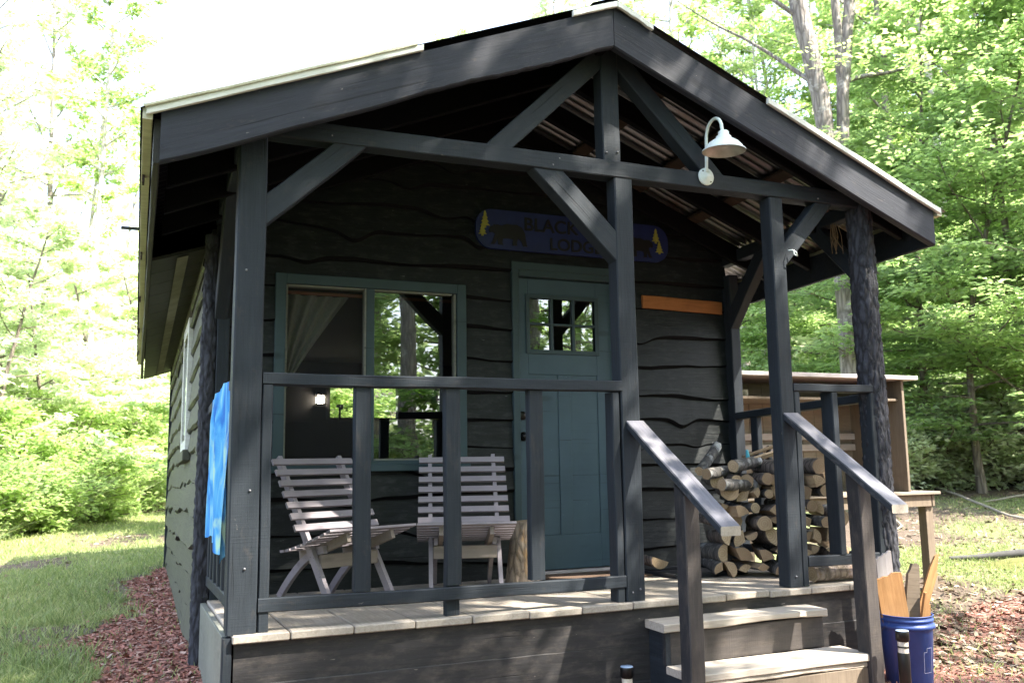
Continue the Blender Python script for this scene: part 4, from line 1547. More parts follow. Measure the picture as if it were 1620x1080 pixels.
a0 = math.radians(-98)
a1 = math.radians(-72)
for q in ((a0, .085, a1, .085), (a0, .195, a0 + .15, .195), (a0 + .15, .195, a0 + .16, .215), (a0 + .17, .216, a1, .216), (a0, .085, a0, .195), (a1, .085, a1, .216)):
    strip_on(m, *q, .004)
m.build('printed_mark', 'white_ink', bk)


def scrap(p0, p1, w, th, mat, label, side, jag=.02, seed=0, tip=None):
    """broken board: outline with a splintered top"""
    rnd = random.Random(seed)
    p0, p1 = Vector(p0), Vector(p1)
    ax = (p1 - p0)
    L = ax.length
    ax.normalize()
    sd = Vector(side)
    sd = (sd - ax * sd.dot(ax)).normalized()
    fr = Matrix((ax, sd.cross(ax) * -1, sd)).transposed().to_4x4()
    if fr.determinant() < 0:
        fr = Matrix((ax, sd.cross(ax), sd)).transposed().to_4x4()
    fr.translation = p0
    poly = [(0, -w / 2), (0, w / 2)]
    n = 7
    tp = tip or [0] * n
    for i in range(n):
        s = i / (n - 1)
        poly.append((L - tp[int(s * (len(tp) - 1))] + rnd.uniform(-jag, jag), w / 2 - w * s))
    poly = poly[::-1]
    m = MB()
    m.prism(poly, -th / 2, th / 2)
    me = m.mesh('scrap_board')
    o = link('scrap_board', me, mat, None, fr)
    return tag(o, label, 'board', 'scrap boards in the blue bucket')


zb = bz + .03
PR = (.92, -.39, 0)
scrap((bx - .03, byy + .0, zb), (bx - .095, byy + .015, zb + .575), .15, .022, 'pine', 'wide orange pine board at the left of the bucket', PR, .004, 1, [0, .0, .012, .02, .022])
scrap((bx - .03, byy + .07, zb), (bx - .052, byy + .085, zb + .69), .09, .02, 'plyedge', 'pale grey plywood strip standing behind the orange board in the bucket', PR, .003, 2, [.0, .01, .03, .045])
scrap((bx + .03, byy - .0, zb), (bx + .075, byy + .0, zb + .625), .075, .032, 'tan_dark', 'brown splintered wedge in the middle of the bucket', PR, .02, 3, [.0, .005, .04, .16])
scrap((bx + .03, byy - .03, zb), (bx + .12, byy - .07, zb + .47), .055, .028, 'pine', 'short broken orange stick at the right front of the bucket', PR, .015, 4, [.12, .06, .0, .02])
scrap((bx - .03, byy + .03, zb), (bx + .245, byy - .03, zb + .655), .05, .022, 'pine', 'long orange stick leaning out of the bucket to the right', PR, .02, 5, [.10, .05, 0, .02, .05])


def solar(x, y, top, label):
    g = gh(x, y)
    r = empty('solar_light', (x, y, g), label, 'garden light', 'solar path lights in front of the porch')
    h = top - g
    MB().lathe([(.001, h), (.030, h), (.0325, h - .003)], 28, (x, y, g)).build('solar_panel', 'solar_top', r)
    MB().lathe([(.0325, h - .003), (.0335, h - .006), (.0335, h - .05), (.029, h - .052), (.029, h - .056)], 28, (x, y, g)).build('cap', 'dark_metal', r)
    MB().lathe([(.027, h - .055), (.0265, h - .085), (.0265, h - .115)], 28, (x, y, g)).build('lens', 'clear', r)
    MB().lathe([(.0285, h - .079), (.0285, h - .087)], 28, (x, y, g)).build('ring', 'dark_metal', r)
    MB().lathe([(.028, h - .112), (.0295, h - .118), (.0295, -.05), (.001, -.05)], 28, (x, y, g)).build('stem', 'dark_metal', r)
    return r


solar(1.905, -.13, -.285, 'short dark solar stake light at the porch skirt left of the steps')
solar(3.315, -.535, -.164, 'dark cylindrical solar stake light in front of the blue bucket')

# ------------------------------------------------------------------ work table with hutch, right of the cabin
bxr, byr = 5.0, 1.75
zg = gh(5.5, 2.0)
tb = empty('potting_table', (5.1, 2.05, zg), 'tan wooden outdoor work table with tall shelf hutch standing right of the cabin', 'table')


def tbox(name, boxes, mat, ch=.003):
    m = MB()
    for a, c in boxes:
        m.box(a, c, 0, ch)
    return m.build(name, mat, tb)


tz = .415
tbox('table_top', [((4.02, 1.70, tz - .025), (6.17, 2.42, tz))], 'tan')
tbox('apron', [((4.08, 1.735, tz - .13), (6.09, 1.76, tz - .0255)), ((6.10, 1.735, tz - .13), (6.13, 2.38, tz - .0255))], 'tan_dark')
for x in (4.10, 6.045):
    for y in (1.765, 2.30):
        tbox('leg', [((x, y, gh(x, y) - .03), (x + .085, y + .085, tz - .027))], 'tan_dark')
hz = 1.395
tbox('hutch_roof', [((3.98, 1.70, hz), (6.0, 2.46, hz + .035))], 'plyedge')
tbox('side_panel', [((5.855, 1.76, tz + .001), (5.885, 2.40, hz - .001))], 'tan_dark')
tbox('side_panel', [((4.06, 1.76, tz + .001), (4.09, 2.40, hz - .001))], 'tan_dark')
bp = []
for i in range(12):
    bp.append(((4.09 + i * .147, 2.385 + (.002 if i % 2 else 0), tz + .001), (4.09 + i * .147 + .143, 2.402, hz - .001)))
tbox('back_board', bp, 'tan')
tbox('shelf', [((4.091, 1.80, 1.21), (5.854, 2.384, 1.232))], 'tan_dark')
tbox('tool_rail', [((4.091, 2.35, .885), (5.854, 2.383, .945)), ((4.091, 2.35, .785), (5.854, 2.383, .845))], 'plyedge')


def bottle(x, y, z, h, r, mat, label, name='bottle', cat='bottle'):
    m = MB().lathe([(.001, 0), (r, 0), (r, h * .62), (r * .45, h * .78), (r * .4, h * .97), (.001, h)], 20, (x, y, z))
    o = m.build(name, mat, None, loc=(x, y, z))
    return tag(o, label, cat)


bottle(5.93, 1.86, tz + .001, .22, .024, 'bottle', 'pale blue bottle on the work table beside the log post')
bottle(4.72, 2.2, tz + .001, .42, .05, 'dark_metal', 'dark bottle standing on the work table behind the railing')
m = MB().lathe([(.001, 0), (.035, 0), (.04, .05), (.04, .07), (.034, .07), (.03, .01), (.001, .01)], 20, (4.33, 2.0, 1.233))
tag(m.build('jar', 'clear', None, loc=(4.33, 2.0, 1.233)), 'small pale jar on the hutch shelf near the cabin corner', 'jar')

# ------------------------------------------------------------------ vegetation
RNG = np.random.default_rng(11)


def curve_pts(p, d, L, n, lift, rng, wob=.08):
    pts = [np.array(p, float)]
    d = np.array(d, float)
    for i in range(n):
        d = d + np.array([0, 0, lift / n]) + rng.normal(0, wob, 3)
        d /= np.linalg.norm(d)
        pts.append(pts[-1] + d * L / n)
    return pts


def make_tree(seed, h, r0, cb, cr, nb, nsub, nleaf, leaf, flat=.35, rise=.5, wob=.02, shape='dome', stems=None, fork=None, droop=0.0, spread=.16):
    rng = np.random.default_rng(seed)
    T = MB()
    tw = []
    stemlist = stems or [((0, 0, 0), (0, 0, 1), h, r0)]
    for (p, d, hh, rr) in stemlist:
        pts = curve_pts(p, d, hh, 12, .25, rng, wob)
        rad = [rr * (1.35 if i == 0 else 1) * (1 - .86 * (i / 12) ** .9) + .004 for i in range(13)]
        T.tube([Vector(q) for q in pts], rad, 9 if rr > .08 else 6, 0, False)
        P = np.array(pts)
        for b_ in range(nb):
            t = cb + (1 - cb) * ((b_ + rng.uniform(0, .9)) / nb)
            t = min(.985, t)
            f = t * 12
            i = int(f)
            base = P[i] + (P[min(12, i + 1)] - P[i]) * (f - i)
            u = (t - cb) / (1 - cb)
            prof = {'dome': math.sin(math.pi * min(1, .18 + .82 * u)) ** .7, 'cone': 1 - .82 * u, 'vase': .35 + .65 * math.sin(math.pi * min(1, u * .9)), 'layer': (1 - u) ** .5 + .12}[shape]
            L = cr * max(.15, prof) * rng.uniform(.65, 1.15)
            az = b_ * 2.39996 + rng.uniform(-.5, .5)
            el = rise * (.25 + .9 * u) + rng.normal(0, .12)
            d0 = np.array([math.cos(az) * math.cos(el), math.sin(az) * math.cos(el), math.sin(el)])
            bp = curve_pts(base, d0, L, 6, .12 - droop, rng, .09)
            rb = max(.007, rr * .30 * (1 - .6 * u))
            T.tube([Vector(q) for q in bp], [rb * (1 - .85 * k / 6) + .003 for k in range(7)], 5, 0, False)
            BP = np.array(bp)
            clump = rng.uniform(-.18, .18)
            for s in range(nsub):
                k = rng.uniform(.22, 1.0)
                fk = k * 6
                j = min(5, int(fk))
                q = BP[j] + (BP[j + 1] - BP[j]) * (fk - j)
                dd = BP[j + 1] - BP[j]
                dd /= np.linalg.norm(dd)
                sidev = np.cross(dd, [0, 0, 1.0])
                sidev /= np.linalg.norm(sidev) + 1e-6
                dd = dd * rng.uniform(.4, 1) + sidev * rng.choice([-1, 1]) * rng.uniform(.4, 1.1) + np.array([0, 0, rng.normal(.05, .15) - droop * .5])
                l2 = L * rng.uniform(.22, .5) * (1.1 - .5 * k) + .12
                sp = curve_pts(q, dd / np.linalg.norm(dd), l2, 3, .05 - droop, rng, .1)
                T.tube([Vector(a) for a in sp], [max(.004, rb * .3), max(.003, rb * .2), .003, .002], 4, 0, False)
                tw.append((np.array(sp), clump + rng.uniform(-.12, .12), l2))
    wts = np.array([t[2] for t in tw])
    cnt = rng.multinomial(nleaf, wts / wts.sum())
    Ps, Ds, Ns, Ts = [], [], [], []
    for (sp, cl, l2), c in zip(tw, cnt):
        if c == 0:
            continue
        k = rng.uniform(0, 3, c) ** 1.0
        j = np.minimum(2, k.astype(int))
        q = sp[j] + (sp[j + 1] - sp[j]) * (k - j)[:, None]
        ax = sp[-1] - sp[0]
        ax = ax / (np.linalg.norm(ax) + 1e-6)
        off = rng.normal(0, 1, (c, 3)) * spread * (l2 * .5 + .25)
        off[:, 2] *= flat
        d = ax[None] * .7 + off / (np.linalg.norm(off, axis=1)[:, None] + 1e-6) + rng.normal(0, .3, (c, 3))
        d[:, 2] = d[:, 2] * .5 - .18
        nn = np.array([0, 0, 1.0])[None] + rng.normal(0, .38, (c, 3))
        Ps.append(q + off)
        Ds.append(d)
        Ns.append(nn)
        Ts.append(np.clip(.5 + cl + rng.normal(0, .16, c), .02, .98))
    P, D, N, tint = np.concatenate(Ps), np.concatenate(Ds), np.concatenate(Ns), np.concatenate(Ts)
    Ls = leaf * rng.uniform(.65, 1.25, len(P))
    V, F = leaf_arrays(P, D, N, Ls, Ls * rng.uniform(.5, .68, len(P)))
    return T, (V, F, np.repeat(tint, 2))


VAR = {}


def variant(key, lmat, bmat, **kw):
    T, (V, F, t) = make_tree(**kw)
    tm = T.mesh(key + '_trunk')
    tm.materials.append(M[bmat])
    cm = mesh_from_arrays(key + '_crown', V, F, [lmat], t)
    VAR[key] = (tm, cm)


def plant(key, x, y, rz, sc, name, label, cat, group, parts=('trunk', 'crown'), z=None, lmat=None, sz=None):
    r = empty(name, (x, y, (gh(x, y) if z is None else z) - .05), label, cat, group, rz)
    r.scale = (sc, sc, sz or sc)
    for me, nm in zip(VAR[key], parts):
        if me is None:
            continue
        o = bpy.data.objects.new(nm, me)
        COL.objects.link(o)
        o.parent = r
        if lmat and nm == parts[1]:
            o.material_slots[0].link = 'OBJECT'
            o.material_slots[0].material = M[lmat]
    return r


CX, CY = -.387, -4.15


def polar(px, d):
    az = .39943 + math.atan((px - 810) / 1402.6)
    return CX + d * math.sin(az), CY + d * math.cos(az)


variant('tall_a', 'leaf_left', 'bark_grey', seed=3, h=19, r0=.20, cb=.24, cr=3.8, nb=34, nsub=7, nleaf=11000, leaf=.21, rise=.75, shape='dome')
variant('tall_b', 'leaf_left', 'bark_grey', seed=8, h=17, r0=.17, cb=.16, cr=3.2, nb=34, nsub=7, nleaf=10000, leaf=.19, rise=.55, shape='dome', wob=.035)
variant('birch', 'leaf_left', 'bark_pale', seed=5, h=17, r0=.12, cb=.50, cr=2.0, nb=18, nsub=5, nleaf=3200, leaf=.17, rise=.8, shape='dome', wob=.03)
variant('birch_thin', 'leaf_left', 'bark_pale', seed=6, h=16, r0=.10, cb=.45, cr=2.6, nb=16, nsub=5, nleaf=1500, leaf=.22, rise=.7, shape='dome', wob=.03)
variant('under', 'leaf_shrub', 'bark', seed=14, h=7, r0=.07, cb=.10, cr=2.5, nb=30, nsub=7, nleaf=12000, leaf=.155, rise=.35, flat=.25, shape='layer', wob=.05)
variant('beech_a', 'leaf_right', 'bark', seed=21, h=9.5, r0=.085, cb=.10, cr=3.2, nb=44, nsub=9, nleaf=26000, leaf=.125, rise=.22, flat=.10, shape='layer', wob=.04, droop=.06, spread=.2)
variant('beech_b', 'leaf_right', 'bark', seed=27, h=8.0, r0=.07, cb=.12, cr=2.9, nb=38, nsub=9, nleaf=20000, leaf=.12, rise=.28, flat=.12, shape='layer', wob=.05, droop=.05, spread=.2)


def stems_for(seed, n, h, r):
    rg = np.random.default_rng(seed)
    out = []
    for i in range(n):
        a = rg.uniform(0, 6.28)
        s = rg.uniform(.1, .75)
        d = np.array([math.cos(a) * s, math.sin(a) * s, 1.0])
        out.append(((math.cos(a) * .1, math.sin(a) * .1, 0), d / np.linalg.norm(d), h * rg.uniform(.6, 1), r))
    return out


variant('shrub_a', 'leaf_shrub', 'bark', seed=31, h=2.6, r0=.02, cb=.15, cr=.95, nb=9, nsub=5, nleaf=8000, leaf=.125, rise=.5, flat=.5, shape='dome', stems=stems_for(1, 8, 2.7, .022))
variant('shrub_b', 'leaf_shrub', 'bark', seed=37, h=1.9, r0=.02, cb=.08, cr=.9, nb=9, nsub=5, nleaf=7000, leaf=.11, rise=.4, flat=.5, shape='dome', stems=stems_for(2, 9, 2.0, .018))
variant('brush', 'leaf_shrub', 'bark', seed=41, h=1.2, r0=.012, cb=.05, cr=.7, nb=7, nsub=4, nleaf=4200, leaf=.095, rise=.35, flat=.5, shape='dome', stems=stems_for(3, 8, 1.2, .012))

NTH = ['first', 'second', 'third', 'fourth', 'fifth', 'sixth', 'seventh', 'eighth', 'ninth', 'tenth', 'eleventh', 'twelfth', 'thirteenth', 'fourteenth', 'fifteenth', 'sixteenth', 'seventeenth', 'eighteenth', 'nineteenth', 'twentieth']
rg = random.Random(4)


def row(lst, fmt, name, cat, group, **kw):
    lst = sorted(lst, key=lambda q: q[1])
    for i, (key, px, d, sc) in enumerate(lst):
        x, y = polar(px, d)
        plant(key, x, y, rg.uniform(0, 6.28), sc, name, fmt % NTH[i], cat, group, **kw)


# left side
row([('shrub_a', -190, 19.5, 1.2), ('shrub_a', -60, 19.7, 1.15), ('shrub_b', 20, 20.0, 1.25), ('shrub_a', 85, 22, 1.2), ('shrub_b', 130, 23.5, 1.4), ('shrub_a', 185, 26, 1.3), ('shrub_b', 235, 28.5, 1.5), ('shrub_a', 290, 31, 1.5), ('shrub_a', 360, 33, 1.5)],
    'leafy green shrub at the lawn edge left of the cabin, %s from the left', 'shrub', 'shrub', 'shrubs along the lawn edge', lmat='leaf_left')
row([('under', -150, 22, 1.0), ('under', -20, 21.5, .95), ('under', 70, 23.5, .95), ('under', 165, 26, 1.05), ('under', 250, 30, 1.15), ('under', 330, 33, 1.1)],
    'small bright leafy tree behind the lawn shrubs, %s from the left', 'small_tree', 'tree', 'small trees behind the lawn shrubs', lmat='leaf_pale')
row([('tall_b', -200, 30, 1.0), ('tall_a', -70, 29, .95), ('tall_b', 15, 33, 1.05), ('tall_a', 85, 37, 1.0), ('tall_b', 175, 42, .85), ('tall_b', 255, 45, .62)],
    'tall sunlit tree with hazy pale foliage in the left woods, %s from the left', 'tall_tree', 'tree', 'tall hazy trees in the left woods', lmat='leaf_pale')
row([('birch', 120, 29, .85), ('birch', 142, 28, 1.05)], 'slim white-barked birch left of the cabin roof, %s from the left', 'birch_tree', 'birch', 'white birches left of the cabin')
row([('under', 400, 17, .8), ('under', 520, 16, .8), ('under', 640, 18, .85), ('under', 470, 22, .8), ('under', 590, 23, .8)],
    'small leafy tree behind the cabin, seen through its rear window, %s from the left', 'small_tree', 'tree', 'small trees behind the cabin', lmat='leaf_left')
# behind the roof
row([('tall_a', 770, 40, 1.0), ('tall_a', 850, 36, 1.05), ('tall_b', 930, 33, 1.1), ('birch', 1010, 30, 1.2), ('tall_b', 1110, 36, .95), ('birch', 1185, 30, 1.1)],
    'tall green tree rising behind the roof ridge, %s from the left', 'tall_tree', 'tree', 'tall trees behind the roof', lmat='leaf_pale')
row([('tall_b', 1255, 26, .9), ('birch', 1300, 33, 1.2), ('birch', 1395, 30, 1.2), ('tall_b', 1462, 25, 1.0), ('birch', 1520, 24, 1.2), ('tall_b', 1600, 26, .95), ('tall_a', 1700, 26, 1.0), ('tall_b', 1820, 26, 1.0), ('birch', 1430, 38, 1.3), ('tall_b', 1550, 42, 1.0), ('birch', 1640, 36, 1.3)],
    'tall grey-trunked forest tree right of the cabin roof, %s from the left', 'tall_tree', 'tree', 'forest trees right of the roof', lmat='leaf_left')
row([('birch', p_, d_, s_) for p_, d_, s_ in ((1065, 24, 1.0), (1215, 30, .9), (1235, 24, .8), (1375, 25, .85), (1400, 34, .9), (1432, 29, .95), (1490, 31, .9), (1545, 28, .85), (1575, 33, .9), (1612, 27, .8))],
    'slim pole-like forest trunk with sparse high foliage right of the roof, %s from the left', 'pole_tree', 'tree', 'slim trunks in the right woods', lmat='leaf_left')
row([('beech_a', 1450, 18, .95), ('beech_b', 1540, 17, 1.0), ('beech_a', 1640, 17.5, 1.05), ('beech_b', 1360, 20, .9), ('beech_a', 1250, 22, .9), ('beech_b', 1180, 20, .8), ('beech_a', 1760, 17, 1.0), ('beech_b', 1590, 24, 1.1), ('beech_a', 1480, 26, 1.1)],
    'young beech with flat layered green branches at the clearing edge, %s from the left', 'beech_tree', 'beech', 'young beeches at the clearing edge')
row([('brush', 1190, 16, 1.2), ('brush', 1260, 17, 1.5), ('brush', 1320, 18, 1.6), ('brush', 1440, 18.5, 1.6), ('brush', 1475, 17.8, 1.2), ('brush', 1510, 18.6, 1.7), ('brush', 1548, 18, 1.3), ('brush', 1585, 18.8, 1.7), ('brush', 1625, 18.2, 1.3), ('brush', 1670, 19, 1.6), ('brush', 1740, 19, 1.6), ('brush', 1405, 16.5, 1.1), ('brush', 1530, 21.5, 1.9), ('brush', 1455, 22, 1.9), ('brush', 1605, 22, 1.9)],
    'low green bush under the beeches, %s from the left', 'bush', 'bush', 'low bushes under the beeches', lmat='leaf_pale')  # pale leaf colour stands in for light on these shaded bushes

row([('brush', -120, 16.6, 1.1), ('brush', -40, 17.0, .9), ('brush', 5, 17.2, 1.2), ('brush', 40, 18.0, .9), ('brush', 72, 18.4, 1.2), ('brush', 105, 20.5, 1.1), ('brush', 138, 21.0, 1.4), ('brush', 172, 23.0, 1.2), ('brush', 205, 24.5, 1.5), ('brush', 240, 27.0, 1.4), ('brush', 268, 28.5, 1.6)],
    'leafy weed clump in the tall grass at the left lawn edge, %s from the left', 'weed_clump', 'weed', 'weed clumps at the lawn edge', lmat='leaf_left')

# forked tree, built on its own
x, y = polar(1350, 16)
z0 = gh(x, y)
T = MB()
rgn = np.random.default_rng(2)


def stem(m, pts, rad, n=12):
    q = []
    r = []
    for i in range(len(pts) - 1):
        for k in range(5):
            t = k / 5
            q.append(Vector(pts[i]).lerp(Vector(pts[i + 1]), t) + Vector(rgn.normal(0, .012, 3)))
            r.append(rad[i] + (rad[i + 1] - rad[i]) * t)
    q.append(Vector(pts[-1]))
    r.append(rad[-1])
    m.tube(q, r, n, 0, False)


rt = np.array([.922, -.387, 0])     # picture-right direction on the ground


def off(sx, z, dy=0.0):
    return (x + rt[0] * sx, y + rt[1] * sx + dy, z)


stem(T, [off(0, z0 - .1), off(-.02, z0 + 2.5), off(-.05, z0 + 5.0), off(-.07, z0 + 6.3)], [.22, .175, .16, .10])
stem(T, [off(-.07, z0 + 4.9), off(-.26, z0 + 7.0), off(-.58, z0 + 9.0), off(-.95, z0 + 12), off(-1.1, z0 + 16.5)], [.13, .155, .15, .12, .03])
stem(T, [off(-.02, z0 + 4.9), off(.15, z0 + 7.0), off(.40, z0 + 9.0), off(.62, z0 + 11), off(.8, z0 + 16)], [.11, .105, .10, .08, .02])
stem(T, [off(.13, z0 + 7.1), off(.12, z0 + 8.2), off(.09, z0 + 10), off(0, z0 + 16)], [.08, .075, .07, .02])
for (sx, zz, dx, dz, L) in ((-.35, 8.3, -.9, .7, 3.2), (-.1, 6.9, -1.2, 1.3, 3.5), (.3, 9.6, 1.0, .5, 3), (-.6, 11, -1, .6, 3), (.5, 12, 1, .6, 2.6), (.1, 7.2, .9, .4, 2.0)):
    pts = curve_pts(off(sx, z0 + zz), np.array([rt[0] * dx, rt[1] * dx, dz]) / math.hypot(dx, dz), L, 7, .1, rgn, .08)
    T.tube([Vector(p) for p in pts], [.045 * (1 - i / 7.5) + .006 for i in range(8)], 6, 0, False)
ft = empty('forked_tree', (x, y, z0), 'grey maple with trunk forking into three stems behind the right roof slope', 'tree')
T.build('trunk', 'bark_grey', ft)
_, (V, F, t) = make_tree(seed=55, h=17, r0=.1, cb=.30, cr=3.0, nb=26, nsub=6, nleaf=4200, leaf=.115, rise=.6, shape='dome')
cm = mesh_from_arrays('crown', V, F, ['leaf_left'], t)
o = bpy.data.objects.new('crown', cm)
COL.objects.link(o)
o.parent = ft

# trees behind and beside the viewer: they shade the porch and show in the window glass
ii = 0
for key, x, y, sc in (('tall_a', 4.9, -11.2, 1.15), ('tall_b', 3.3, -14, 1.1), ('tall_a', 8.6, -12.5, 1.0), ('tall_b', 1.0, -17, 1.1), ('tall_a', 6.0, -19, 1.1), ('tall_b', 11.5, -17, 1.1),
                      ('under', 2.0, -10.5, 1.0), ('under', 6.6, -14, 1.1), ('under', 9.8, -9.6, 1.0)):
    plant(key, x, y, ii * 1.7, sc, 'shade_tree', 'shade tree behind the viewer, mirrored in the porch window, %s' % NTH[ii], 'tree', 'trees behind the viewer', lmat='leaf_right')
    ii += 1
SHADE = [('tall_b', 4.9, -5.5, .85), ('birch_thin', 9.0, -6.4, 1.0)]
for key, x, y, sc in SHADE:
    plant(key, x, y, ii * 1.1, sc, 'shade_tree', 'shade tree outside the picture to the right, dappling the porch, %s' % NTH[ii], 'tree', 'trees behind the viewer', lmat='leaf_dark')
    ii += 1

# far-off wood as one mass
def far_wood(name='far_woods', back=False):
    n = 26000 if back else 75000
    rgn = np.random.default_rng(77)
    px = np.concatenate([rgn.uniform(-350, 330, n // 3), rgn.uniform(1120, 2000, n - n // 3)])
    d = rgn.uniform(30, 60, n)
    az = .39943 + np.arctan((px - 810) / 1402.6)
    x = CX + d * np.sin(az)
    y = CY + d * np.cos(az)
    if back:
        x = rgn.uniform(-18, 26, n)
        y = -rgn.uniform(20, 40, n)
    hmax = np.where(px < 600, 9.0, 10.0) * (1.9 if back else 1)
    u = rgn.random(n) ** 1.5
    z = ghz(x, y) + u * hmax
    P = np.stack([x, y, z], 1) + rgn.normal(0, .5, (n, 3))
    D = rgn.normal(0, 1, (n, 3))
    D[:, 2] = D[:, 2] * .4 - .2
    N = np.array([0, 0, 1.0])[None] + rgn.normal(0, .7, (n, 3))
    Ls = rgn.uniform(.28, .6, n)
    V, F = leaf_arrays(P, D, N, Ls, Ls * .7)
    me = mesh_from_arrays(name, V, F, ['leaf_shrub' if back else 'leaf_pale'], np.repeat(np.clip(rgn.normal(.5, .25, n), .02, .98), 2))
    o = bpy.data.objects.new(name, me)
    COL.objects.link(o)
    tag(o, 'woods behind the viewer, mirrored in the window glass' if back else 'far woods of bright summer foliage closing off the view', 'woods', kind='stuff')


far_wood()
far_wood('mirrored_woods', True)


# grass and weeds
def blades(name, P, H, Wd, mat, tint, lean, label, cat):
    n = len(P)
    a = RNG.uniform(0, 2 * np.pi, n)
    sd = np.stack([np.cos(a), np.sin(a), np.zeros(n)], 1)
    le = np.stack([RNG.normal(0, lean, n), RNG.normal(0, lean, n), np.ones(n)], 1)
    b0 = P - sd * Wd[:, None] * .5
    b1 = P + sd * Wd[:, None] * .5
    mid = P + le * H[:, None] * .55
    tip = P + le * H[:, None] + np.stack([RNG.normal(0, lean, n), RNG.normal(0, lean, n), np.zeros(n)], 1) * H[:, None] * .7
    V = np.stack([b0, b1, mid + sd * Wd[:, None] * .35, tip, mid - sd * Wd[:, None] * .35], 1).reshape(-1, 3)
    i = np.arange(n)[:, None] * 5
    F = np.concatenate([i + np.array([[0, 1, 2]]), i + np.array([[0, 2, 4]]), i + np.array([[4, 2, 3]])], 1).reshape(-1, 3)
    me = mesh_from_arrays(name, V, F, [mat], np.repeat(tint, 3))
    o = bpy.data.objects.new(name, me)
    COL.objects.link(o)
    tag(o, label, cat, kind='stuff')


def wedge(n, px0, px1, d0, d1, pw=1.0):
    u = RNG.random(n)
    d = 1 / (1 / d0 + (1 / d1 - 1 / d0) * u ** pw)
    px = RNG.uniform(px0, px1, n)
    az = .39943 + np.arctan((px - 810) / 1402.6)
    return CX + d * np.sin(az), CY + d * np.cos(az), d


x, y, d = wedge(120000, -260, 330, 4.6, 30)
keep = np.array([(masks(a, c)[1] > .5 + .25 * RNG.normal()) and not (a > -.02 and c < 7.3) for a, c in zip(x, y)])
x, y, d = x[keep], y[keep], d[keep]
tint = np.clip(.5 + .22 * RNG.normal(size=len(x)) + .3 * np.array([n2(a, c, .5, 7) for a, c in zip(x, y)]), .02, .98)
blades('lawn_grass', np.stack([x, y, ghz(x, y) - .004], 1), RNG.uniform(.02, .055, len(x)) * (1 + .02 * d), RNG.uniform(.003, .006, len(x)) * (1 + .10 * d), 'grass', tint, .45, 'short green lawn grass left of the cabin', 'grass')
x, y, d = wedge(700, -260, 330, 4.6, 24)
x = np.repeat(x, 14) + RNG.normal(0, .035, 700 * 14)
y = np.repeat(y, 14) + RNG.normal(0, .035, 700 * 14)
keep = np.array([masks(a, c)[1] > .2 and not (a > -.05 and c < 7.3) for a, c in zip(x, y)])
x, y = x[keep], y[keep]
blades('grass_tufts', np.stack([x, y, ghz(x, y) - .004], 1), RNG.uniform(.05, .15, len(x)), RNG.uniform(.005, .010, len(x)), 'grass', np.clip(.35 + .25 * RNG.normal(size=len(x)), .02, .98), .5, 'longer grass tufts dotted over the left lawn', 'grass')
x, y, d = wedge(52000, 1390, 1860, 5.6, 22)
keep = np.array([(masks(a, c)[1] > .55 + .22 * RNG.normal()) for a, c in zip(x, y)])
x, y, d = x[keep], y[keep], d[keep]
tint = np.clip(.36 + .24 * RNG.normal(size=len(x)), .02, .98)
blades('clearing_grass', np.stack([x, y, ghz(x, y) - .004], 1), RNG.uniform(.025, .075, len(x)), RNG.uniform(.003, .007, len(x)) * (1 + .06 * d), 'grass', tint, .5, 'patchy grass on the clearing right of the cabin', 'grass')
# tall weeds along the left lawn edge
n = 25000
px = RNG.uniform(-260, 330, n)
az = .39943 + np.arctan((px - 810) / 1402.6)
d0 = np.interp(px, [-260, 0, 100, 200, 270, 330], [15.6, 16.3, 19.0, 23.2, 27, 28.5])
d = d0 + np.abs(RNG.normal(0, 2.2, n))
x, y = CX + d * np.sin(az), CY + d * np.cos(az)
blades('tall_weeds', np.stack([x, y, ghz(x, y)], 1), RNG.uniform(.25, 1.35, n) * np.clip((d - d0) * .45 + .32 + .5 * np.array([n2(a, c, .8, 5.5) for a, c in zip(x, y)]), .12, 1), RNG.uniform(.02, .06, n), 'weeds', np.clip(.5 + .25 * RNG.normal(size=n) - .35 * np.array([n2(a, c, .5, 1.5) for a, c in zip(x, y)]), .02, .98), .6, 'tall pale weeds and grasses at the foot of the shrubs', 'weeds')


def chips(name, x, y, mat, label, l0, l1):
    n = len(x)
    P = np.stack([x, y, ghz(x, y) + RNG.uniform(.0, .016, n)], 1)
    D = RNG.normal(0, 1, (n, 3))
    D[:, 2] *= .22
    N = np.array([0, 0, 1.0])[None] + RNG.normal(0, .4, (n, 3))
    L = RNG.uniform(l0, l1, n)
    D /= np.linalg.norm(D, axis=1)[:, None]
    N = N - D * (N * D).sum(1)[:, None]
    N /= np.linalg.norm(N, axis=1)[:, None]
    Sd = np.cross(D, N) * (L * RNG.uniform(.15, .4, n))[:, None]
    A = D * L[:, None] * .5
    V = np.stack([P - A - Sd * .5, P - A * .8 + Sd * .5, P + A + Sd * .5, P + A * .85 - Sd * .5], 1).reshape(-1, 3)
    i = np.arange(n)[:, None] * 4
    F = i + np.array([[0, 3, 2, 1]])
    me = mesh_from_arrays(name, V, F, [mat], RNG.random(n) ** 1.2)
    o = bpy.data.objects.new(name, me)
    COL.objects.link(o)
    tag(o, label, 'mulch', kind='stuff')


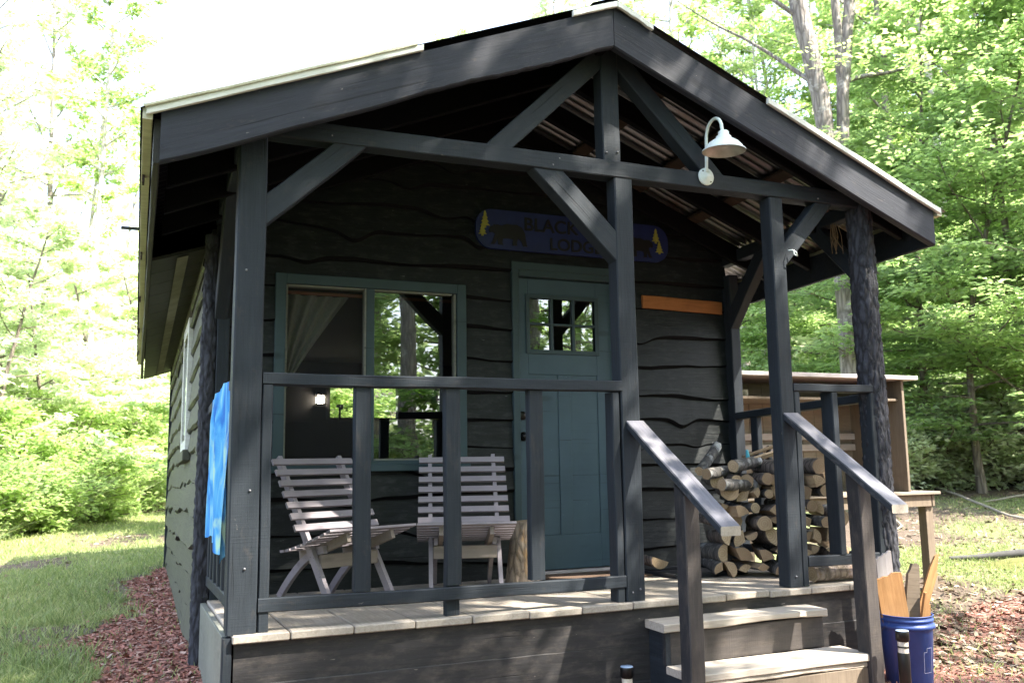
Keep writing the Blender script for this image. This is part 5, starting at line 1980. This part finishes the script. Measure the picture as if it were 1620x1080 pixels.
x = RNG.uniform(-1.5, .1, 46000)
y = RNG.uniform(-1.2, 7.4, 46000)
keep = np.array([masks(a, c)[0] > .5 and a < -.0 for a, c in zip(x, y)])
sx_ = RNG.uniform(-1.9, -.2, 700)
sy_ = RNG.uniform(.5, 6, 700)
chips('bark_mulch', np.concatenate([x[keep], sx_]), np.concatenate([y[keep], sy_]), 'mulch', 'red bark mulch along the left cabin wall', .014, .055)
x = RNG.uniform(3.0, 9.0, 40000)
y = RNG.uniform(-1.6, 2.0, 40000)
keep = np.array([masks(a, c)[0] > .5 and n2(a, c, .9, 3.3) + .35 * RNG.normal() > .05 for a, c in zip(x, y)])
chips('red_mulch', x[keep], y[keep], 'mulch', 'red bark mulch on the ground right of the steps', .014, .05)
x, y, d = wedge(8000, 1390, 1860, 6, 22)
x = np.concatenate([x, RNG.uniform(-6, -.3, 2500)])
y = np.concatenate([y, RNG.uniform(.5, 14, 2500)])
chips('leaf_litter', x, y, 'litter', 'brown leaf litter scattered over the clearing', .025, .085)


# fallen wood on the right
def fallen(name, pts, rad, mat, label, cat, n=10):
    p = [Vector((a, c, gh(a, c) + e)) for a, c, e in pts]
    q, r = [], []
    for i in range(len(p) - 1):
        for k in range(6):
            t = k / 6
            q.append(p[i].lerp(p[i + 1], t) + Vector([random.uniform(-1, 1) * rad[i] * .25 for _ in range(3)]))
            r.append((rad[i] + (rad[i + 1] - rad[i]) * t) * random.uniform(.85, 1.15))
    q.append(p[-1])
    r.append(rad[-1])
    m = MB().tube(q, r, n)
    o = m.build(name, mat, None, loc=p[0])
    return tag(o, label, cat)


fallen('fallen_log', [(7.25, 2.62, .03), (7.9, 2.2, .06), (8.7, 1.75, .05)], [.02, .055, .045], 'dead_wood', 'weathered grey fallen log lying on mossy ground right of the bucket', 'log')
m = MB()
vs, fs = [], []
for i in range(17):
    for k in range(13):
        u, v = i / 16 * 2 - 1, k / 12 * 2 - 1
        xx, yy = 7.9 + u * .75, 2.02 + v * .26 - u * .22
        hh = .075 * max(0, 1 - u * u) * max(0, 1 - v * v) * (1 + .5 * mnoise.noise(Vector((u * 4, v * 4, 0))))
        vs.append((xx, yy, gh(xx, yy) - .012 + hh))
for i in range(16):
    for k in range(12):
        fs.append((i * 13 + k, (i + 1) * 13 + k, (i + 1) * 13 + k + 1, i * 13 + k + 1))
m.add(vs, fs, 0, True)
tag(m.build('moss_mound', 'moss', None, loc=(7.9, 2.02, gh(7.9, 2.02))), 'low mossy hump in front of the fallen grey log', 'moss', kind='stuff')
fallen('fallen_branch', [(13.6, 9.2, .05), (11.6, 6.2, .06), (10.4, 4.4, .03), (10.2, 3.4, .02)], [.012, .02, .018, .006], 'stick', 'long pale fallen branch curving across the clearing', 'branch', 7)
fallen('fallen_branch', [(13.6, 6.4, .05), (12.3, 5.6, .07), (11.4, 5.6, .02)], [.025, .022, .008], 'stick', 'short pale forked branch beside the long one at the right edge', 'branch', 7)
fallen('fallen_branch', [(17.5, 10.0, .04), (15.6, 9.2, .05), (14.4, 8.9, .03)], [.03, .03, .012], 'stick', 'pale fallen pole near the brush at the far right', 'branch', 7)
fallen('fallen_branch', [(9.2, 5.2, .02), (8.7, 4.6, .03), (8.35, 4.4, .02)], [.012, .014, .006], 'stick', 'small twig on the grass behind the work table', 'branch', 6)

# dried grass bundle hanging at the log post top
m = MB()
for i in range(14):
    a = random.uniform(0, 6.28)
    m.tube([(3.72 + .02 * math.cos(a), .19 + .02 * math.sin(a), 2.22), (3.72 + .035 * math.cos(a), .18 + .03 * math.sin(a), 2.14), (3.72 + random.uniform(-.04, .04), random.uniform(.15, .22), 2.12 - random.uniform(.02, .10))], .002, 4)
tag(m.build('dried_bundle', 'straw', None, loc=(3.72, .19, 2.22)), 'frayed bundle of dried straw tucked beside the log post top', 'straw bundle')

# ------------------------------------------------------------------ camera, sun, sky
cam = bpy.data.cameras.new('camera')
cam.sensor_width = 36
cam.lens = 31.169
cam.clip_end = 600
cam.clip_start = .05
co = bpy.data.objects.new('camera', cam)
COL.objects.link(co)
r_ = Vector((.92192222, -.38711967, -.0140635))
u_ = Vector((-.03858198, -.12788563, .99103819))
f_ = Vector((.3854489, .91311753, .13283645))
mm = Matrix((r_, u_, -f_)).transposed().to_4x4()
mm.translation = (-.3872, -4.1495, .7366)
co.matrix_world = mm
cam.dof.use_dof = True
cam.dof.focus_distance = 5.2
cam.dof.aperture_fstop = 4.0
SC.camera = co

sun_dir = Vector((.56, -.62, 1.0)).normalized()
el = math.asin(sun_dir.z)
az = math.atan2(sun_dir.x, sun_dir.y)
sl = bpy.data.lights.new('sun', 'SUN')
sl.energy = 4.5
sl.angle = math.radians(.6)
sl.color = (1, .93, .82)
so_ = bpy.data.objects.new('sun', sl)
COL.objects.link(so_)
so_.rotation_euler = (-sun_dir).to_track_quat('-Z', 'Y').to_euler()
so_.location = (10, -8, 20)
w = bpy.data.worlds.new('World')
SC.world = w
w.use_nodes = True
nt = w.node_tree
bg = nt.nodes['Background']
sky = nt.nodes.new('ShaderNodeTexSky')
sky.sky_type = 'NISHITA'
sky.sun_disc = False
sky.sun_elevation = el
sky.sun_rotation = az
sky.air_density = 1.0
sky.dust_density = 3.0
sky.ozone_density = 1.0
hz_ = nt.nodes.new('ShaderNodeMix')          # thin bright summer haze over the blue
hz_.data_type = 'RGBA'
hz_.blend_type = 'ADD'
hz_.inputs[0].default_value = 1.0
hz_.inputs[7].default_value = (3.5, 3.9, 4.8, 1)
nt.links.new(sky.outputs[0], hz_.inputs[6])
nt.links.new(hz_.outputs[2], bg.inputs[0])
bg.inputs[1].default_value = .08
SC.view_settings.view_transform = 'Standard'
SC.view_settings.look = 'None'
SC.view_settings.exposure = 0
SC.cycles.use_denoising = True
SC.cycles.film_exposure = 5.0      # the photographer exposed for the shaded porch
SC.cycles.max_bounces = 8
SC.cycles.transparent_max_bounces = 12
SC.cycles.caustics_reflective = False
SC.cycles.caustics_refractive = False
